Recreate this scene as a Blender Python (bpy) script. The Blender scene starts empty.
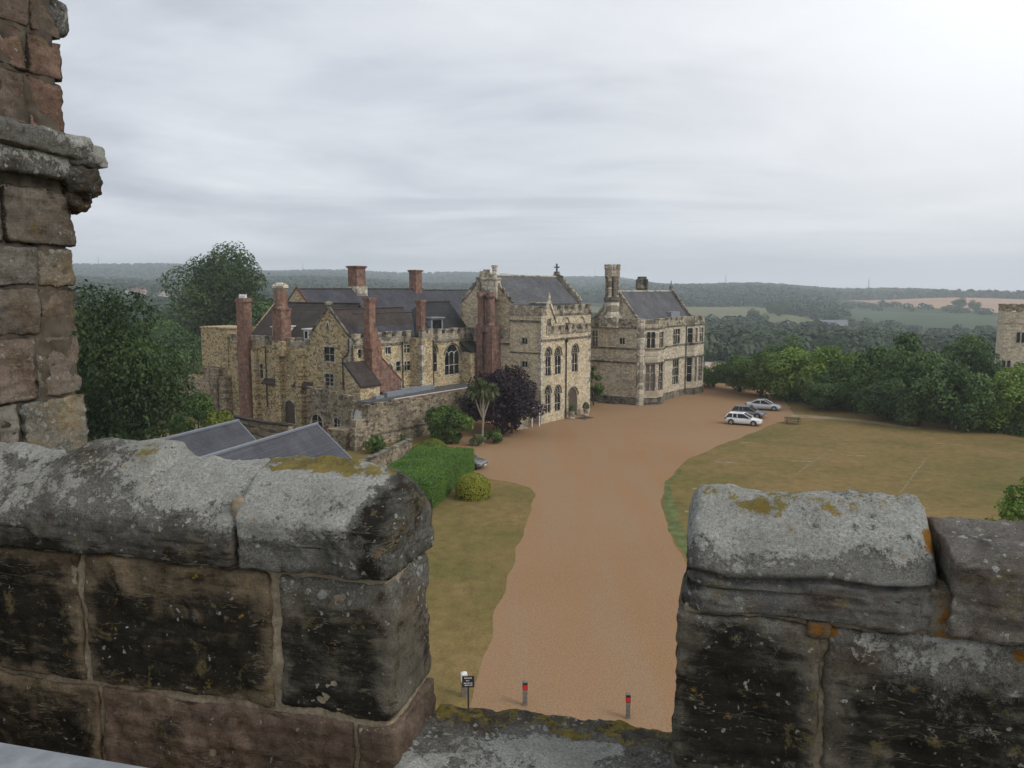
import bpy, bmesh, math, random
import numpy as np
from mathutils import Vector, noise
from mathutils.geometry import tessellate_polygon
R = math.radians
S = bpy.context.scene
COL = S.collection

# ------------------------------------------------------------------ camera, sky, sun, exposure
CAM_H = 16.5
cam = bpy.data.cameras.new('camera'); camo = bpy.data.objects.new('camera', cam); COL.objects.link(camo)
cam.sensor_width = 36; cam.lens = 27.77; cam.clip_start = 0.05; cam.clip_end = 60000
camo.location = (0, 0, CAM_H); camo.rotation_euler = (R(90 - 6.857), 0, 0)
S.camera = camo
W = bpy.data.worlds.new('World'); S.world = W; W.use_nodes = True
SUN_EL, SUN_AZ = 40, 118        # sun behind the cloud, high on the right
S.view_settings.view_transform = 'Standard'; S.view_settings.look = 'None'
S.view_settings.exposure = 0.22; S.view_settings.gamma = 1
sun = bpy.data.lights.new('sun', 'SUN'); suno = bpy.data.objects.new('sun', sun); COL.objects.link(suno)
sun.energy = 1.45; sun.angle = R(25); sun.color = (1, .96, .9)
suno.rotation_euler = (R(90 - SUN_EL), 0, R(-SUN_AZ + 180 - 0))
S.cycles.max_bounces = 6; S.cycles.diffuse_bounces = 3; S.cycles.glossy_bounces = 2
S.cycles.transmission_bounces = 3; S.cycles.volume_bounces = 1; S.cycles.transparent_max_bounces = 6
S.cycles.use_denoising = True


class NT:
    """small node-building shorthand"""
    def __init__(s, tree): s.t = tree; s.n = tree.nodes; s.l = tree.links
    def node(s, typ, **k):
        n = s.n.new(typ)
        for a, b in k.items(): setattr(n, a, b)
        return n
    def put(s, sock, v):
        if v is None: return
        if hasattr(v, 'is_output'): s.l.new(v, sock)
        elif isinstance(v, (tuple, list)):
            if len(v) == 3 and sock.type == 'RGBA': v = (*v, 1)
            sock.default_value = v
        else:
            sock.default_value = v if sock.type == 'VALUE' else ((v, v, v) if sock.type == 'VECTOR' else (v, v, v, 1))
    def math(s, op, a, b=None, c=None, clamp=False):
        n = s.node('ShaderNodeMath', operation=op, use_clamp=clamp)
        s.put(n.inputs[0], a); s.put(n.inputs[1], b)
        if c is not None: s.put(n.inputs[2], c)
        return n.outputs[0]
    def obj(s): return s.node('ShaderNodeTexCoord').outputs['Object']
    def gen(s): return s.node('ShaderNodeTexCoord').outputs['Generated']
    def scale(s, v, sc):
        n = s.node('ShaderNodeVectorMath', operation='MULTIPLY'); s.put(n.inputs[0], v); s.put(n.inputs[1], sc); return n.outputs[0]
    def addv(s, v, w):
        n = s.node('ShaderNodeVectorMath', operation='ADD'); s.put(n.inputs[0], v); s.put(n.inputs[1], w); return n.outputs[0]
    def sep(s, v):
        n = s.node('ShaderNodeSeparateXYZ'); s.put(n.inputs[0], v); return n.outputs
    def comb(s, x, y, z):
        n = s.node('ShaderNodeCombineXYZ')
        for i, q in enumerate((x, y, z)): s.put(n.inputs[i], q)
        return n.outputs[0]
    def noise(s, v, sc, det=4, ro=.6, col=False, dist=0):
        n = s.node('ShaderNodeTexNoise'); s.put(n.inputs['Vector'], v)
        n.inputs['Scale'].default_value = sc; n.inputs['Detail'].default_value = det; n.inputs['Roughness'].default_value = ro
        n.inputs['Distortion'].default_value = dist
        return n.outputs['Color' if col else 'Fac']
    def vor(s, v, sc, feat='F1', out='Color', dims='3D', rnd=1):
        n = s.node('ShaderNodeTexVoronoi', feature=feat, voronoi_dimensions=dims); s.put(n.inputs['Vector'], v)
        n.inputs['Scale'].default_value = sc; n.inputs['Randomness'].default_value = rnd
        return n.outputs[out]
    def ramp(s, f, stops, interp='LINEAR'):
        n = s.node('ShaderNodeValToRGB'); s.put(n.inputs[0], f); cr = n.color_ramp; cr.interpolation = interp
        while len(cr.elements) < len(stops): cr.elements.new(.5)
        for e, (p, c) in zip(cr.elements, stops):
            e.position = p; e.color = (c, c, c, 1) if not isinstance(c, tuple) else (*c[:3], 1)
        return n.outputs[0]
    def mix(s, f, a, b, mode='MIX'):
        n = s.node('ShaderNodeMix', data_type='RGBA', blend_type=mode)
        s.put(n.inputs[0], f); s.put(n.inputs[6], a); s.put(n.inputs[7], b); return n.outputs[2]
    def attr(s, name, out='Color'): return s.node('ShaderNodeAttribute', attribute_name=name).outputs[out]
    def bump(s, h, st=.4, d=.02):
        n = s.node('ShaderNodeBump'); s.put(n.inputs['Height'], h); n.inputs['Strength'].default_value = st; n.inputs['Distance'].default_value = d
        return n.outputs[0]


def build_world():
    t = NT(W.node_tree); t.n.clear()
    sky = t.node('ShaderNodeTexSky', sky_type='NISHITA'); sky.sun_disc = False
    sky.sun_elevation = R(SUN_EL); sky.sun_rotation = R(SUN_AZ)
    sky.air_density = 1; sky.dust_density = 3
    d = t.node('ShaderNodeNewGeometry').outputs['Incoming']
    d = t.scale(d, (-1, -1, -1))
    x, y, z = t.sep(d)[:3]
    # cloud deck: a flat layer far above, so that cloud bands crowd together towards the horizon
    h = t.math('ADD', t.math('MAXIMUM', z, 0), .10)
    p = t.comb(t.math('DIVIDE', x, h), t.math('DIVIDE', y, h), 0)
    n1 = t.noise(t.scale(p, (.34, .50, 1)), 1.0, 6, .54, dist=.9)
    n2 = t.noise(t.scale(t.addv(p, (3.1, 7.7, 0)), (1.0, 1.1, 1)), 1.0, 6, .55, dist=.5)
    c = t.math('ADD', t.math('MULTIPLY', n1, .70), t.math('MULTIPLY', n2, .30))
    cl = t.ramp(c, [(.36, (3.7, 3.95, 4.45)), (.46, (4.7, 4.95, 5.5)), (.53, (5.8, 6.05, 6.5)), (.64, (7.2, 7.4, 7.75))])
    # thin bright break in the cloud where the sun stands behind it
    s = Vector((math.sin(R(34)) * math.cos(R(20)), math.cos(R(34)) * math.cos(R(20)), math.sin(R(20))))
    dn = t.node('ShaderNodeVectorMath', operation='DOT_PRODUCT'); t.put(dn.inputs[0], d); t.put(dn.inputs[1], tuple(s))
    g = t.math('POWER', t.math('MAXIMUM', dn.outputs['Value'], 0), 15)
    cl = t.mix(t.math('MULTIPLY', g, 1.0, clamp=True), cl, (9.3, 9.35, 9.4))
    low = t.math('POWER', t.math('SUBTRACT', 1, t.math('ABSOLUTE', z)), 17)
    cl = t.mix(t.math('MULTIPLY', low, .85), cl, (10.0, 10.3, 10.8))
    mixed = t.mix(.93, sky.outputs[0], cl)
    bg = t.node('ShaderNodeBackground'); t.put(bg.inputs[0], mixed); bg.inputs[1].default_value = .112
    o = t.node('ShaderNodeOutputWorld'); t.l.new(bg.outputs[0], o.inputs[0])
build_world()

# ------------------------------------------------------------------ helpers: materials
def mat(name, fn, rough=.9, spec=.3):
    m = bpy.data.materials.new(name); m.use_nodes = True
    t = NT(m.node_tree); b = t.n['Principled BSDF']
    b.inputs['Roughness'].default_value = rough; b.inputs['Specular IOR Level'].default_value = spec
    r = fn(t, b)
    if r is not None: t.put(b.inputs['Base Color'], r)
    return m
def plain(name, c, rough=.6, var=.12, sc=6, metal=0, spec=.3):
    def f(t, b):
        n = t.noise(t.obj(), sc, 4, .6); b.inputs['Metallic'].default_value = metal
        return t.mix(1, c, t.ramp(n, [(.3, 1 - var * 1.5), (.7, 1 + var)]), 'MULTIPLY')
    return mat(name, f, rough, spec)

def stone_mat(name, cols, cell=2.3, stain=(.10, .085, .065), stainamt=.75, dk=.55, mortar=(.30, .26, .19), pale=(.42, .38, .29)):
    def f(t, b):
        o = t.obj(); x, y, z = t.sep(o)[:3]
        p = t.comb(t.math('ADD', x, y), t.math('MULTIPLY', z, 1.55), 0)
        p = t.addv(p, t.scale(t.noise(o, 3, 2, .5, col=True), (.16, .16, 0)))
        r = t.sep(t.vor(p, cell, dims='2D'))[0]
        base = t.ramp(r, [(.16 + .84 * i / (len(cols) - 1), c) for i, c in enumerate(cols)])
        base = t.mix(t.ramp(r, [(.0, dk), (.15, dk), (.19, 0.0)]), base, stain)
        e = t.vor(p, cell, 'DISTANCE_TO_EDGE', 'Distance', '2D')
        base = t.mix(t.ramp(e, [(.02, .8), (.10, 0.0)]), base, tuple(q * .62 for q in mortar))
        big = t.noise(t.scale(o, (.55, .55, .22)), 1.0, 6, .65)
        base = t.mix(t.math('MULTIPLY', t.ramp(big, [(.50, 0.0), (.66, 1.0)]), stainamt), base, stain)
        pl = t.noise(t.addv(t.scale(o, (.4, .4, .3)), (9, 3, 5)), 1.3, 5, .6)
        base = t.mix(t.math('MULTIPLY', t.ramp(pl, [(.55, 0.0), (.68, 1.0)]), .5), base, pale)
        fine = t.noise(o, 7, 5, .7)
        base = t.mix(1, base, t.ramp(fine, [(.3, .68), (.7, 1.34)]), 'MULTIPLY')
        t.put(b.inputs['Normal'], t.bump(t.math('ADD', t.ramp(e, [(0, 0.0), (.12, 1.0)]), fine), .7, .06))
        return base
    return mat(name, f, .95, .15)

def slate_mat(name, c, row=.28, tint=(1.12, 1.05, .95), var=.34, pat=.8):
    def f(t, b):
        o = t.obj(); x, y, z = t.sep(o)[:3]
        p = t.comb(t.math('ADD', x, t.math('MULTIPLY', y, .02)), t.math('MULTIPLY', z, 1.4), 0)
        br = t.node('ShaderNodeTexBrick'); t.put(br.inputs['Vector'], p)
        br.inputs['Scale'].default_value = 1; br.inputs['Brick Width'].default_value = row * 1.2; br.inputs['Row Height'].default_value = row
        br.inputs['Mortar Size'].default_value = .018; br.inputs['Color1'].default_value = (.75, .75, .75, 1)
        br.inputs['Color2'].default_value = (1.2, 1.2, 1.2, 1); br.inputs['Mortar'].default_value = (.5, .5, .5, 1)
        n = t.noise(t.scale(o, (.5, .5, .25)), 1.2, 6, .65)
        base = t.mix(1, c, t.ramp(n, [(.3, 1 - var), (.7, 1 + var)]), 'MULTIPLY')
        base = t.mix(t.ramp(t.noise(o, .9, 5, .7), [(.55, 0.0), (.75, .55)]), base, tuple(a * b_ for a, b_ in zip(c, tint)))
        base = t.mix(t.ramp(t.noise(t.addv(o, (5, 2, 9)), 1.7, 6, .7), [(.58, 0.0), (.7, .5)]), base, (.13, .13, .085))
        base = t.mix(1, base, t.ramp(t.noise(o, 8, 4, .7), [(.3, .75), (.7, 1.2)]), 'MULTIPLY')
        base = t.mix(pat, base, br.outputs[0], 'MULTIPLY')
        t.put(b.inputs['Normal'], t.bump(t.sep(br.outputs[0])[0], .4, .02))
        return base
    return mat(name, f, .75, .25)

def brick_mat(name, c1, c2, dirt=(.09, .06, .05)):
    def f(t, b):
        o = t.obj(); x, y, z = t.sep(o)[:3]
        p = t.comb(t.math('ADD', x, y), t.math('MULTIPLY', z, 2.6), 0)
        r = t.sep(t.vor(p, 4, dims='2D'))[0]
        base = t.mix(r, c1, c2)
        n = t.noise(t.scale(o, (1, 1, .4)), 1.3, 6, .7)
        base = t.mix(t.ramp(n, [(.42, 0.0), (.66, .9)]), base, dirt)
        w = t.noise(o, 2.2, 5, .7)
        base = t.mix(t.ramp(w, [(.45, 0.0), (.64, .75)]), base, (.33, .25, .18))
        return t.mix(1, base, t.ramp(t.noise(o, 9, 4, .7), [(.3, .7), (.7, 1.2)]), 'MULTIPLY')
    return mat(name, f, .95, .15)

def leaf_mat(name, dark, light, trans=.25):
    m = bpy.data.materials.new(name); m.use_nodes = True; t = NT(m.node_tree); b = t.n['Principled BSDF']
    v = t.sep(t.attr('tone'))
    c = t.mix(v[0], dark, light)
    t.put(b.inputs['Base Color'], c); b.inputs['Roughness'].default_value = .55; b.inputs['Specular IOR Level'].default_value = .25
    tr = t.node('ShaderNodeBsdfTranslucent'); t.put(tr.inputs[0], t.mix(1, c, (1.2, 1.3, .5), 'MULTIPLY'))
    mx = t.node('ShaderNodeMixShader'); mx.inputs[0].default_value = trans
    out = t.n['Material Output']
    t.l.new(b.outputs[0], mx.inputs[1]); t.l.new(tr.outputs[0], mx.inputs[2]); t.l.new(mx.outputs[0], out.inputs[0])
    return m

M = {}
M['wing'] = stone_mat('stone_wing', [(.308, .220, .121), (.550, .413, .209), (.660, .528, .303), (.440, .341, .193), (.726, .605, .385)], 3.3, stainamt=.34, dk=.34)
M['range'] = stone_mat('stone_range', [(.426, .325, .179), (.627, .493, .280), (.739, .605, .375), (.538, .426, .252)], 3.0, stainamt=.35, dk=.2)
M['library'] = stone_mat('stone_library', [(.510, .406, .261), (.673, .551, .377), (.740, .673, .487), (.603, .481, .313)], 2.6, stainamt=.2, dk=.06, mortar=(.48, .41, .30), pale=(.62, .55, .43))
M['hall'] = stone_mat('stone_hall', [(.472, .401, .295), (.637, .549, .407), (.740, .673, .519), (.566, .472, .342)], 2.3, stainamt=.28, dk=.05, mortar=(.45, .40, .31), pale=(.62, .56, .45))
M['rubble'] = stone_mat('stone_rubble', [(.17, .14, .10), (.34, .275, .185), (.46, .38, .27), (.25, .205, .145)], 2.6, stainamt=.75)
M['dress'] = stone_mat('stone_dressing', [(.497, .454, .356), (.594, .540, .432), (.670, .616, .497)], 1.1, stainamt=.45, mortar=(.3, .27, .2))
M['parapet'] = stone_mat('stone_parapet', [(.30, .265, .20), (.42, .365, .275), (.50, .44, .33)], 1.6, stain=(.05, .046, .04), stainamt=.95)
M['blackstone'] = stone_mat('stone_blackened', [(.12, .11, .09), (.2, .18, .145), (.26, .24, .19)], 2.5, stain=(.03, .03, .026), stainamt=.95)
M['slate'] = slate_mat('roof_slate', (.062, .062, .072))
M['slate_lib'] = slate_mat('roof_slate_hall', (.105, .105, .112), tint=(1.3, 1.2, 1.0))
M['slate_dark'] = slate_mat('roof_slate_dark', (.036, .036, .038))
M['slate_near'] = slate_mat('roof_slate_near', (.078, .080, .092), row=.24, var=.30, pat=.45)
M['tile'] = slate_mat('roof_tile_brown', (.055, .043, .037), tint=(1.9, 1.4, 1.1))
M['tile_red'] = plain('tile_red', (.16, .07, .055), .9, .3, 3)
M['lead'] = plain('lead_sheet', (.24, .26, .29), .55, .15, 2)
M['felt'] = plain('roof_felt', (.10, .105, .10), .85, .25, 1.5)
M['ridge'] = plain('ridge_lead', (.19, .205, .235), .5, .08, 2)
M['brick'] = brick_mat('brick_red', (.34, .155, .11), (.19, .10, .08))
M['brick_dark'] = brick_mat('brick_dark', (.32, .165, .13), (.19, .105, .09), (.075, .055, .05))
M['brick_warm'] = brick_mat('brick_warm', (.31, .16, .11), (.21, .11, .085))
M['white'] = plain('white_paint', (.72, .72, .70), .5, .05)
M['black_metal'] = plain('black_iron', (.025, .025, .027), .5, .1)
M['wood_dark'] = plain('timber_dark', (.075, .058, .04), .85, .3, 8)
M['wood_grey'] = plain('timber_grey', (.19, .17, .145), .85, .3, 8)
M['red_reflector'] = plain('red_reflector', (.70, .02, .03), .3, .05)
M['door'] = plain('door_oak', (.10, .08, .062), .7, .25, 5)
M['curtain'] = plain('window_drawn_blind', (.13, .11, .095), .8, .2, 2)
M['bark'] = plain('bark', (.07, .055, .04), .95, .35, 6)
M['bark_pale'] = plain('bark_pale', (.30, .26, .20), .95, .25, 6)
def _glass(t, b):
    b.inputs['Roughness'].default_value = .14
    n = t.noise(t.obj(), 1.1, 2, .5)
    return t.ramp(n, [(.35, (.008, .009, .010)), (.65, (.03, .033, .036))])
M['glass'] = mat('window_glass', _glass, .14, .35)
M['leaf_oak'] = leaf_mat('leaf_oak', (0.034, 0.067, 0.016), (0.173, 0.270, 0.057))
M['leaf_mid'] = leaf_mat('leaf_mid', (0.018, 0.037, 0.012), (0.089, 0.140, 0.037))
M['leaf_bright'] = leaf_mat('leaf_bright', (0.059, 0.117, 0.019), (0.250, 0.351, 0.065))
M['leaf_dark'] = leaf_mat('leaf_dark', (0.022, 0.052, 0.018), (0.138, 0.224, 0.068), .2)
M['leaf_purple'] = leaf_mat('leaf_purple', (0.013, 0.008, 0.012), (0.045, 0.021, 0.032), .12)
M['leaf_lime'] = leaf_mat('leaf_lime', (.09, .12, .02), (.26, .30, .045))
M['leaf_hedge'] = leaf_mat('leaf_hedge', (0.044, 0.109, 0.018), (0.216, 0.378, 0.060), .2)
M['leaf_gold'] = leaf_mat('leaf_gold', (.10, .14, .014), (.50, .46, .055), .2)
M['leaf_grey'] = leaf_mat('leaf_cordyline', (.045, .070, .022), (.26, .29, .14), .2)
M['leaf_far'] = leaf_mat('leaf_far', (0.025, 0.046, 0.021), (0.067, 0.101, 0.039), .12)

# ------------------------------------------------------------------ helpers: objects
def finish(o, label=None, cat=None, group=None, kind=None):
    if label: o['label'] = label
    if cat: o['category'] = cat
    if group: o['group'] = group
    if kind: o['kind'] = kind
    return o
def thing(name, label, cat, loc=(0, 0, 0), rz=0, group=None):
    o = bpy.data.objects.new(name, None); COL.objects.link(o); o.empty_display_size = .5
    o.location = loc; o.rotation_euler = (0, 0, rz)
    return finish(o, label, cat, group)
def mesh(name, verts, faces, m, parent=None, smooth=False):
    me = bpy.data.meshes.new(name); me.from_pydata([tuple(v) for v in verts], [], [tuple(f) for f in faces]); me.update()
    return link(name, me, m, parent, smooth)
def link(name, me, m, parent=None, smooth=False):
    o = bpy.data.objects.new(name, me); COL.objects.link(o)
    for q in (m if isinstance(m, (list, tuple)) else [m]): me.materials.append(q)
    if parent is not None: o.parent = parent
    if smooth:
        me.polygons.foreach_set('use_smooth', [True] * len(me.polygons))
    return o
class MB:
    """collects shapes into one mesh"""
    def __init__(s): s.v = []; s.f = []; s.mi = []; s.cur = 0
    def add(s, vs, fs):
        k = len(s.v); s.v += [tuple(v) for v in vs]; s.f += [tuple(k + i for i in f) for f in fs]; s.mi += [s.cur] * len(fs)
    def box(s, x0, x1, y0, y1, z0, z1):
        s.add([(x0, y0, z0), (x1, y0, z0), (x1, y1, z0), (x0, y1, z0), (x0, y0, z1), (x1, y0, z1), (x1, y1, z1), (x0, y1, z1)],
              [(3, 2, 1, 0), (4, 5, 6, 7), (0, 1, 5, 4), (1, 2, 6, 5), (2, 3, 7, 6), (3, 0, 4, 7)])
    def obox(s, p0, p1, out0, out1, z0, z1):
        """box along p0->p1; out0..out1 measured to the right of the walk"""
        d = Vector((p1[0] - p0[0], p1[1] - p0[1])).normalized(); n = Vector((d.y, -d.x))
        q = [(p0[0] + n.x * out1, p0[1] + n.y * out1), (p1[0] + n.x * out1, p1[1] + n.y * out1),
             (p1[0] + n.x * out0, p1[1] + n.y * out0), (p0[0] + n.x * out0, p0[1] + n.y * out0)]
        s.add([(*a, z0) for a in q] + [(*a, z1) for a in q],
              [(3, 2, 1, 0), (4, 5, 6, 7), (0, 1, 5, 4), (1, 2, 6, 5), (2, 3, 7, 6), (3, 0, 4, 7)])
    def tube(s, pts, rs, n=8, cap=True):
        k = len(s.v); pts = [Vector(p) for p in pts]
        if not isinstance(rs, (list, tuple)): rs = [rs] * len(pts)
        vs = []
        for i, p in enumerate(pts):
            d = (pts[min(i + 1, len(pts) - 1)] - pts[max(i - 1, 0)]).normalized()
            a = Vector((0, 0, 1)) if abs(d.z) < .9 else Vector((1, 0, 0))
            e = d.cross(a).normalized(); g = d.cross(e)
            for j in range(n):
                th = 2 * math.pi * (j + .5) / n
                vs.append(p + (e * math.cos(th) + g * math.sin(th)) * rs[i])
        fs = []
        for i in range(len(pts) - 1):
            for j in range(n):
                a = i * n + j; b = i * n + (j + 1) % n
                fs.append((a, b, b + n, a + n))
        if cap: fs += [tuple(range(n - 1, -1, -1)), tuple(range((len(pts) - 1) * n, len(pts) * n))]
        s.add(vs, fs)
    def poly3(s, pts, thick):
        """flat polygon given a thickness (vector)"""
        n = len(pts); th = Vector(thick)
        vs = [Vector(p) for p in pts] + [Vector(p) + th for p in pts]
        s.add(vs, [tuple(range(n)), tuple(range(2 * n - 1, n - 1, -1))] + [(i, i + n, (i + 1) % n + n, (i + 1) % n) for i in range(n)])
    def build(s, name, m, parent=None, smooth=False):
        me = bpy.data.meshes.new(name); me.from_pydata(s.v, [], s.f); me.update()
        bm = bmesh.new(); bm.from_mesh(me); bmesh.ops.recalc_face_normals(bm, faces=bm.faces); bm.to_mesh(me); bm.free()
        o = link(name, me, m, parent, smooth)
        if any(s.mi): me.polygons.foreach_set('material_index', s.mi)
        return o

# ------------------------------------------------------------------ terrain
DIST = np.array([0, 130, 250, 400, 600, 800, 1200, 1800, 2300, 2800, 3300, 4000, 5000, 6600.])
AZPX = [-900, -300, 100, 300, 430, 600, 720, 850, 1000, 1400]
ZT = np.array([[0, 0, 0, 0, 3, 6, 8, 22, 40, 80, 98, 60, 10, -40],
               [0, 0, 0, 0, 3, 6, 8, 22, 40, 80, 100, 60, 10, -40],
               [0, 0, -2, -2, 2, 6, 10, 24, 36, 68, 97, 60, 10, -40],
               [0, 0, -4, -6, -2, 4, 14, 30, 36, 56, 76, 50, 10, -40],
               [0, 0, -6, -10, -8, -4, 4, 12, 22, 46, 70, 45, 5, -40],
               [0, 0, -8, -14, -16, -14, -6, 2, 14, 32, 47, 30, -10, -40],
               [0, 0, -9, -16, -18, -16, -8, 6, 19, 8, 0, -12, -25, -40],
               [0, 0, -9, -16, -20, -19, -14, -5, 5, -10, -18, -25, -32, -40],
               [0, 0, -9, -16, -20, -20, -14, 0, -7, -18, -24, -28, -34, -40],
               [0, 0, -8, -16, -20, -20, -15, -3, -9, -18, -24, -28, -34, -40.]])
AZT = np.array([math.atan((p - 512) / 790) for p in AZPX])
_LD = np.log(np.maximum(DIST, 60))
def sm(t): return t * t * (3 - 2 * t)
def zg(x, y):
    x = np.asarray(x, float); y = np.asarray(y, float)
    d = np.hypot(x, y); az = np.arctan2(x, y)
    az = np.where(np.abs(az) > 1.35, np.sign(az) * 1.35, az)
    ia = np.clip(np.searchsorted(AZT, az) - 1, 0, len(AZT) - 2); ta = sm(np.clip((az - AZT[ia]) / (AZT[ia + 1] - AZT[ia]), 0, 1))
    ld = np.log(np.maximum(d, 61)); i = np.clip(np.searchsorted(_LD, ld) - 1, 0, len(DIST) - 2); t = sm(np.clip((ld - _LD[i]) / np.maximum(_LD[i + 1] - _LD[i], 1e-6), 0, 1))
    z = (ZT[ia, i] * (1 - t) + ZT[ia, i + 1] * t) * (1 - ta) + (ZT[ia + 1, i] * (1 - t) + ZT[ia + 1, i + 1] * t) * ta
    far = np.clip((d - 200) / 600, 0, 1) * np.clip((6000 - d) / 2500, 0, 1)
    w = np.sin(x / 310. + 1.3) * np.cos(y / 270. - .4) * 3 + np.sin(x / 130. + y / 170.) * 1.5 + np.sin(az * 37 + d / 900) * d * .0011
    return z + w * far
def AZ(px): return math.atan((px - 512) / 790)

def _ground(t, b):
    o = t.obj()
    a = t.noise(o, .055, 6, .62); f = t.noise(o, 1.2, 5, .7); g = t.noise(t.scale(o, (.5, .6, 1)), .25, 6, .65)
    c = t.ramp(a, [(.28, (.135, .118, .036)), (.45, (.182, .138, .050)), (.56, (.214, .150, .060)), (.72, (.246, .166, .072))])
    c = t.mix(t.ramp(g, [(.48, 0.0), (.66, .55)]), c, (.095, .100, .027))
    c = t.mix(1, c, t.ramp(f, [(.3, .75), (.7, 1.22)]), 'MULTIPLY')
    c = t.mix(1, c, t.ramp(t.noise(o, 7, 8, .85), [(.32, .60), (.68, 1.38)]), 'MULTIPLY')
    x, y, z = t.sep(o)[:3]
    d = t.math('SQRT', t.math('ADD', t.math('MULTIPLY', x, x), t.math('MULTIPLY', y, y)))
    fr = t.ramp(t.noise(o, .004, 4, .6), [(.35, (.035, .055, .018)), (.6, (.06, .075, .028))])
    c = t.mix(t.ramp(t.math('DIVIDE', d, 1000), [(.16, 0.0), (.25, 1.0)]), c, fr)
    t.put(b.inputs['Normal'], t.bump(f, .3, .05))
    return c
M['ground'] = mat('ground_grass', _ground, .95, .1)
def make_terrain():
    rings = np.concatenate([[20, 45, 75, 105], np.geomspace(130, 4300, 100)])
    az = np.concatenate([np.arange(-180, -50, 4.0), np.arange(-50, 50, .6), np.arange(50, 180, 4.0)]) * math.pi / 180
    n = len(az); RR, AA = np.meshgrid(rings, az, indexing='ij')
    X = RR * np.sin(AA); Y = RR * np.cos(AA); Z = zg(X, Y)
    v = [(0, 0, 0)] + list(zip(X.ravel(), Y.ravel(), Z.ravel())); f = []
    for j in range(n): f.append((0, 1 + (j + 1) % n, 1 + j))
    for i in range(len(rings) - 1):
        for j in range(n):
            a = 1 + i * n + j; b = 1 + i * n + (j + 1) % n
            f.append((a, b, b + n, a + n))
    o = mesh('ground', v, f, M['ground'], smooth=True); finish(o, kind='structure')
make_terrain()

def sheet(name, pts, z, m, kind='structure', sub=0):
    tri = tessellate_polygon([[Vector((*p, 0)) for p in pts]])
    o = mesh(name, [(*p, z) for p in pts], [t for t in tri], m)
    bm = bmesh.new(); bm.from_mesh(o.data); bmesh.ops.recalc_face_normals(bm, faces=bm.faces)
    if sum(q.normal.z for q in bm.faces) < 0: bmesh.ops.reverse_faces(bm, faces=bm.faces)
    bm.to_mesh(o.data); bm.free()
    return finish(o, kind=kind)
def wobble(pts, step=1.5, amp=.25, seed=1):
    out = []
    for i, p in enumerate(pts):
        q = pts[(i + 1) % len(pts)]; d = math.dist(p, q); k = max(1, int(d / step))
        for j in range(k):
            x = p[0] + (q[0] - p[0]) * j / k; y = p[1] + (q[1] - p[1]) * j / k
            v = noise.noise_vector(Vector((x * .35, y * .35, seed))) + .35 * noise.noise_vector(Vector((x * 1.7, y * 1.7, seed)))
            out.append((x + v.x * amp, y + v.y * amp))
    return out
def _gravel(t, b):
    o = t.obj()
    big = t.noise(o, .05, 5, .55); mid = t.noise(t.scale(o, (1, .10, 1)), .42, 5, .62); fine = t.noise(o, 14, 4, .8)
    sp = t.sep(t.vor(o, 34))[0]
    c = t.ramp(big, [(.3, (.300, .172, .084)), (.5, (.318, .192, .100)), (.7, (.325, .208, .120))])
    c = t.mix(t.ramp(mid, [(.40, 0.0), (.66, .5)]), c, (.30, .210, .135))
    c = t.mix(1, c, t.ramp(fine, [(.25, .70), (.75, 1.25)]), 'MULTIPLY')
    c = t.mix(1, c, t.ramp(sp, [(0, .80), (.5, 1.0), (1, 1.2)]), 'MULTIPLY')
    t.put(b.inputs['Normal'], t.bump(t.math('ADD', fine, sp), .5, .02))
    return c
M['gravel'] = mat('gravel', _gravel, .95, .12)
M['gravel_edge'] = plain('gravel_edge', (.40, .30, .20), .95, .3, 5)
right_edge = [(10.2, 20), (10.5, 40), (10.68, 50.3), (11.2, 55.8), (11.5, 59.2), (12.6, 64.1), (14.4, 69.5), (17.0, 75.4), (21.2, 81.2), (25.7, 87.4), (29.6, 92.2), (31.8, 95.5), (35.4, 99.5), (37.5, 104)]
left_edge = [(-1.62, 30.2), (-.64, 40.5), (.53, 50.7), (1.6, 59.5), (1.95, 62.2), (1.5, 64.6), (.2, 66.3), (-3.3, 68.3), (-4.3, 70.5)]
gravel_pts = [(-2.7, 20)] + [(-2.05, 27)] + left_edge + [(-6.5, 79), (-9, 92), (-6, 108), (10, 124), (30, 140), (44, 141), (42, 122), (39, 110)] + right_edge[::-1]
sheet('gravel_courtyard', wobble(wobble(gravel_pts, 1.2, .22, 3), .35, .16, 8), .004, M['gravel'])
M['path'] = plain('path_sand', (.30, .225, .125), .95, .25, .8)
sheet('path', wobble([(36.0, 101.0), (40.5, 99.7), (44.0, 97.2), (47.4, 92.6), (48.6, 92.9), (45.4, 98.8), (41.5, 101.6), (37.2, 103.4)], 1, .25, 9), .006, M['path'])
M['green_edge'] = plain('lush_grass', (.115, .135, .042), .95, .35, 1.2)
sheet('green_verge', wobble([(10.75, 44), (10.9, 52), (11.45, 57.5), (12.2, 62), (13.6, 67), (15.6, 71.6), (15.8, 71.4), (14.0, 67), (12.85, 62), (12.3, 57), (11.8, 52), (11.6, 44)], .6, .4, 11), .006, M['green_edge'])
M['pitch'] = plain('pitch_line', (.225, .185, .095), .95, .35, 3)
def stripe(name, p, q, w, m=None):
    d = Vector((q[0] - p[0], q[1] - p[1])).normalized(); n = Vector((-d.y, d.x)) * w / 2
    sheet(name, wobble([(p[0] + n.x, p[1] + n.y), (q[0] + n.x, q[1] + n.y), (q[0] - n.x, q[1] - n.y), (p[0] - n.x, p[1] - n.y)], 1.0, .05, p[0]), .009, m or M['pitch'])
stripe('pitch_line', (25.51, 69.49), (33.13, 80.66), .13)
stripe('pitch_line', (31.2, 62.2), (40.14, 75.35), .13)
M['worn'] = plain('worn_grass', (.27, .215, .12), .95, .35, 2)
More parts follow.
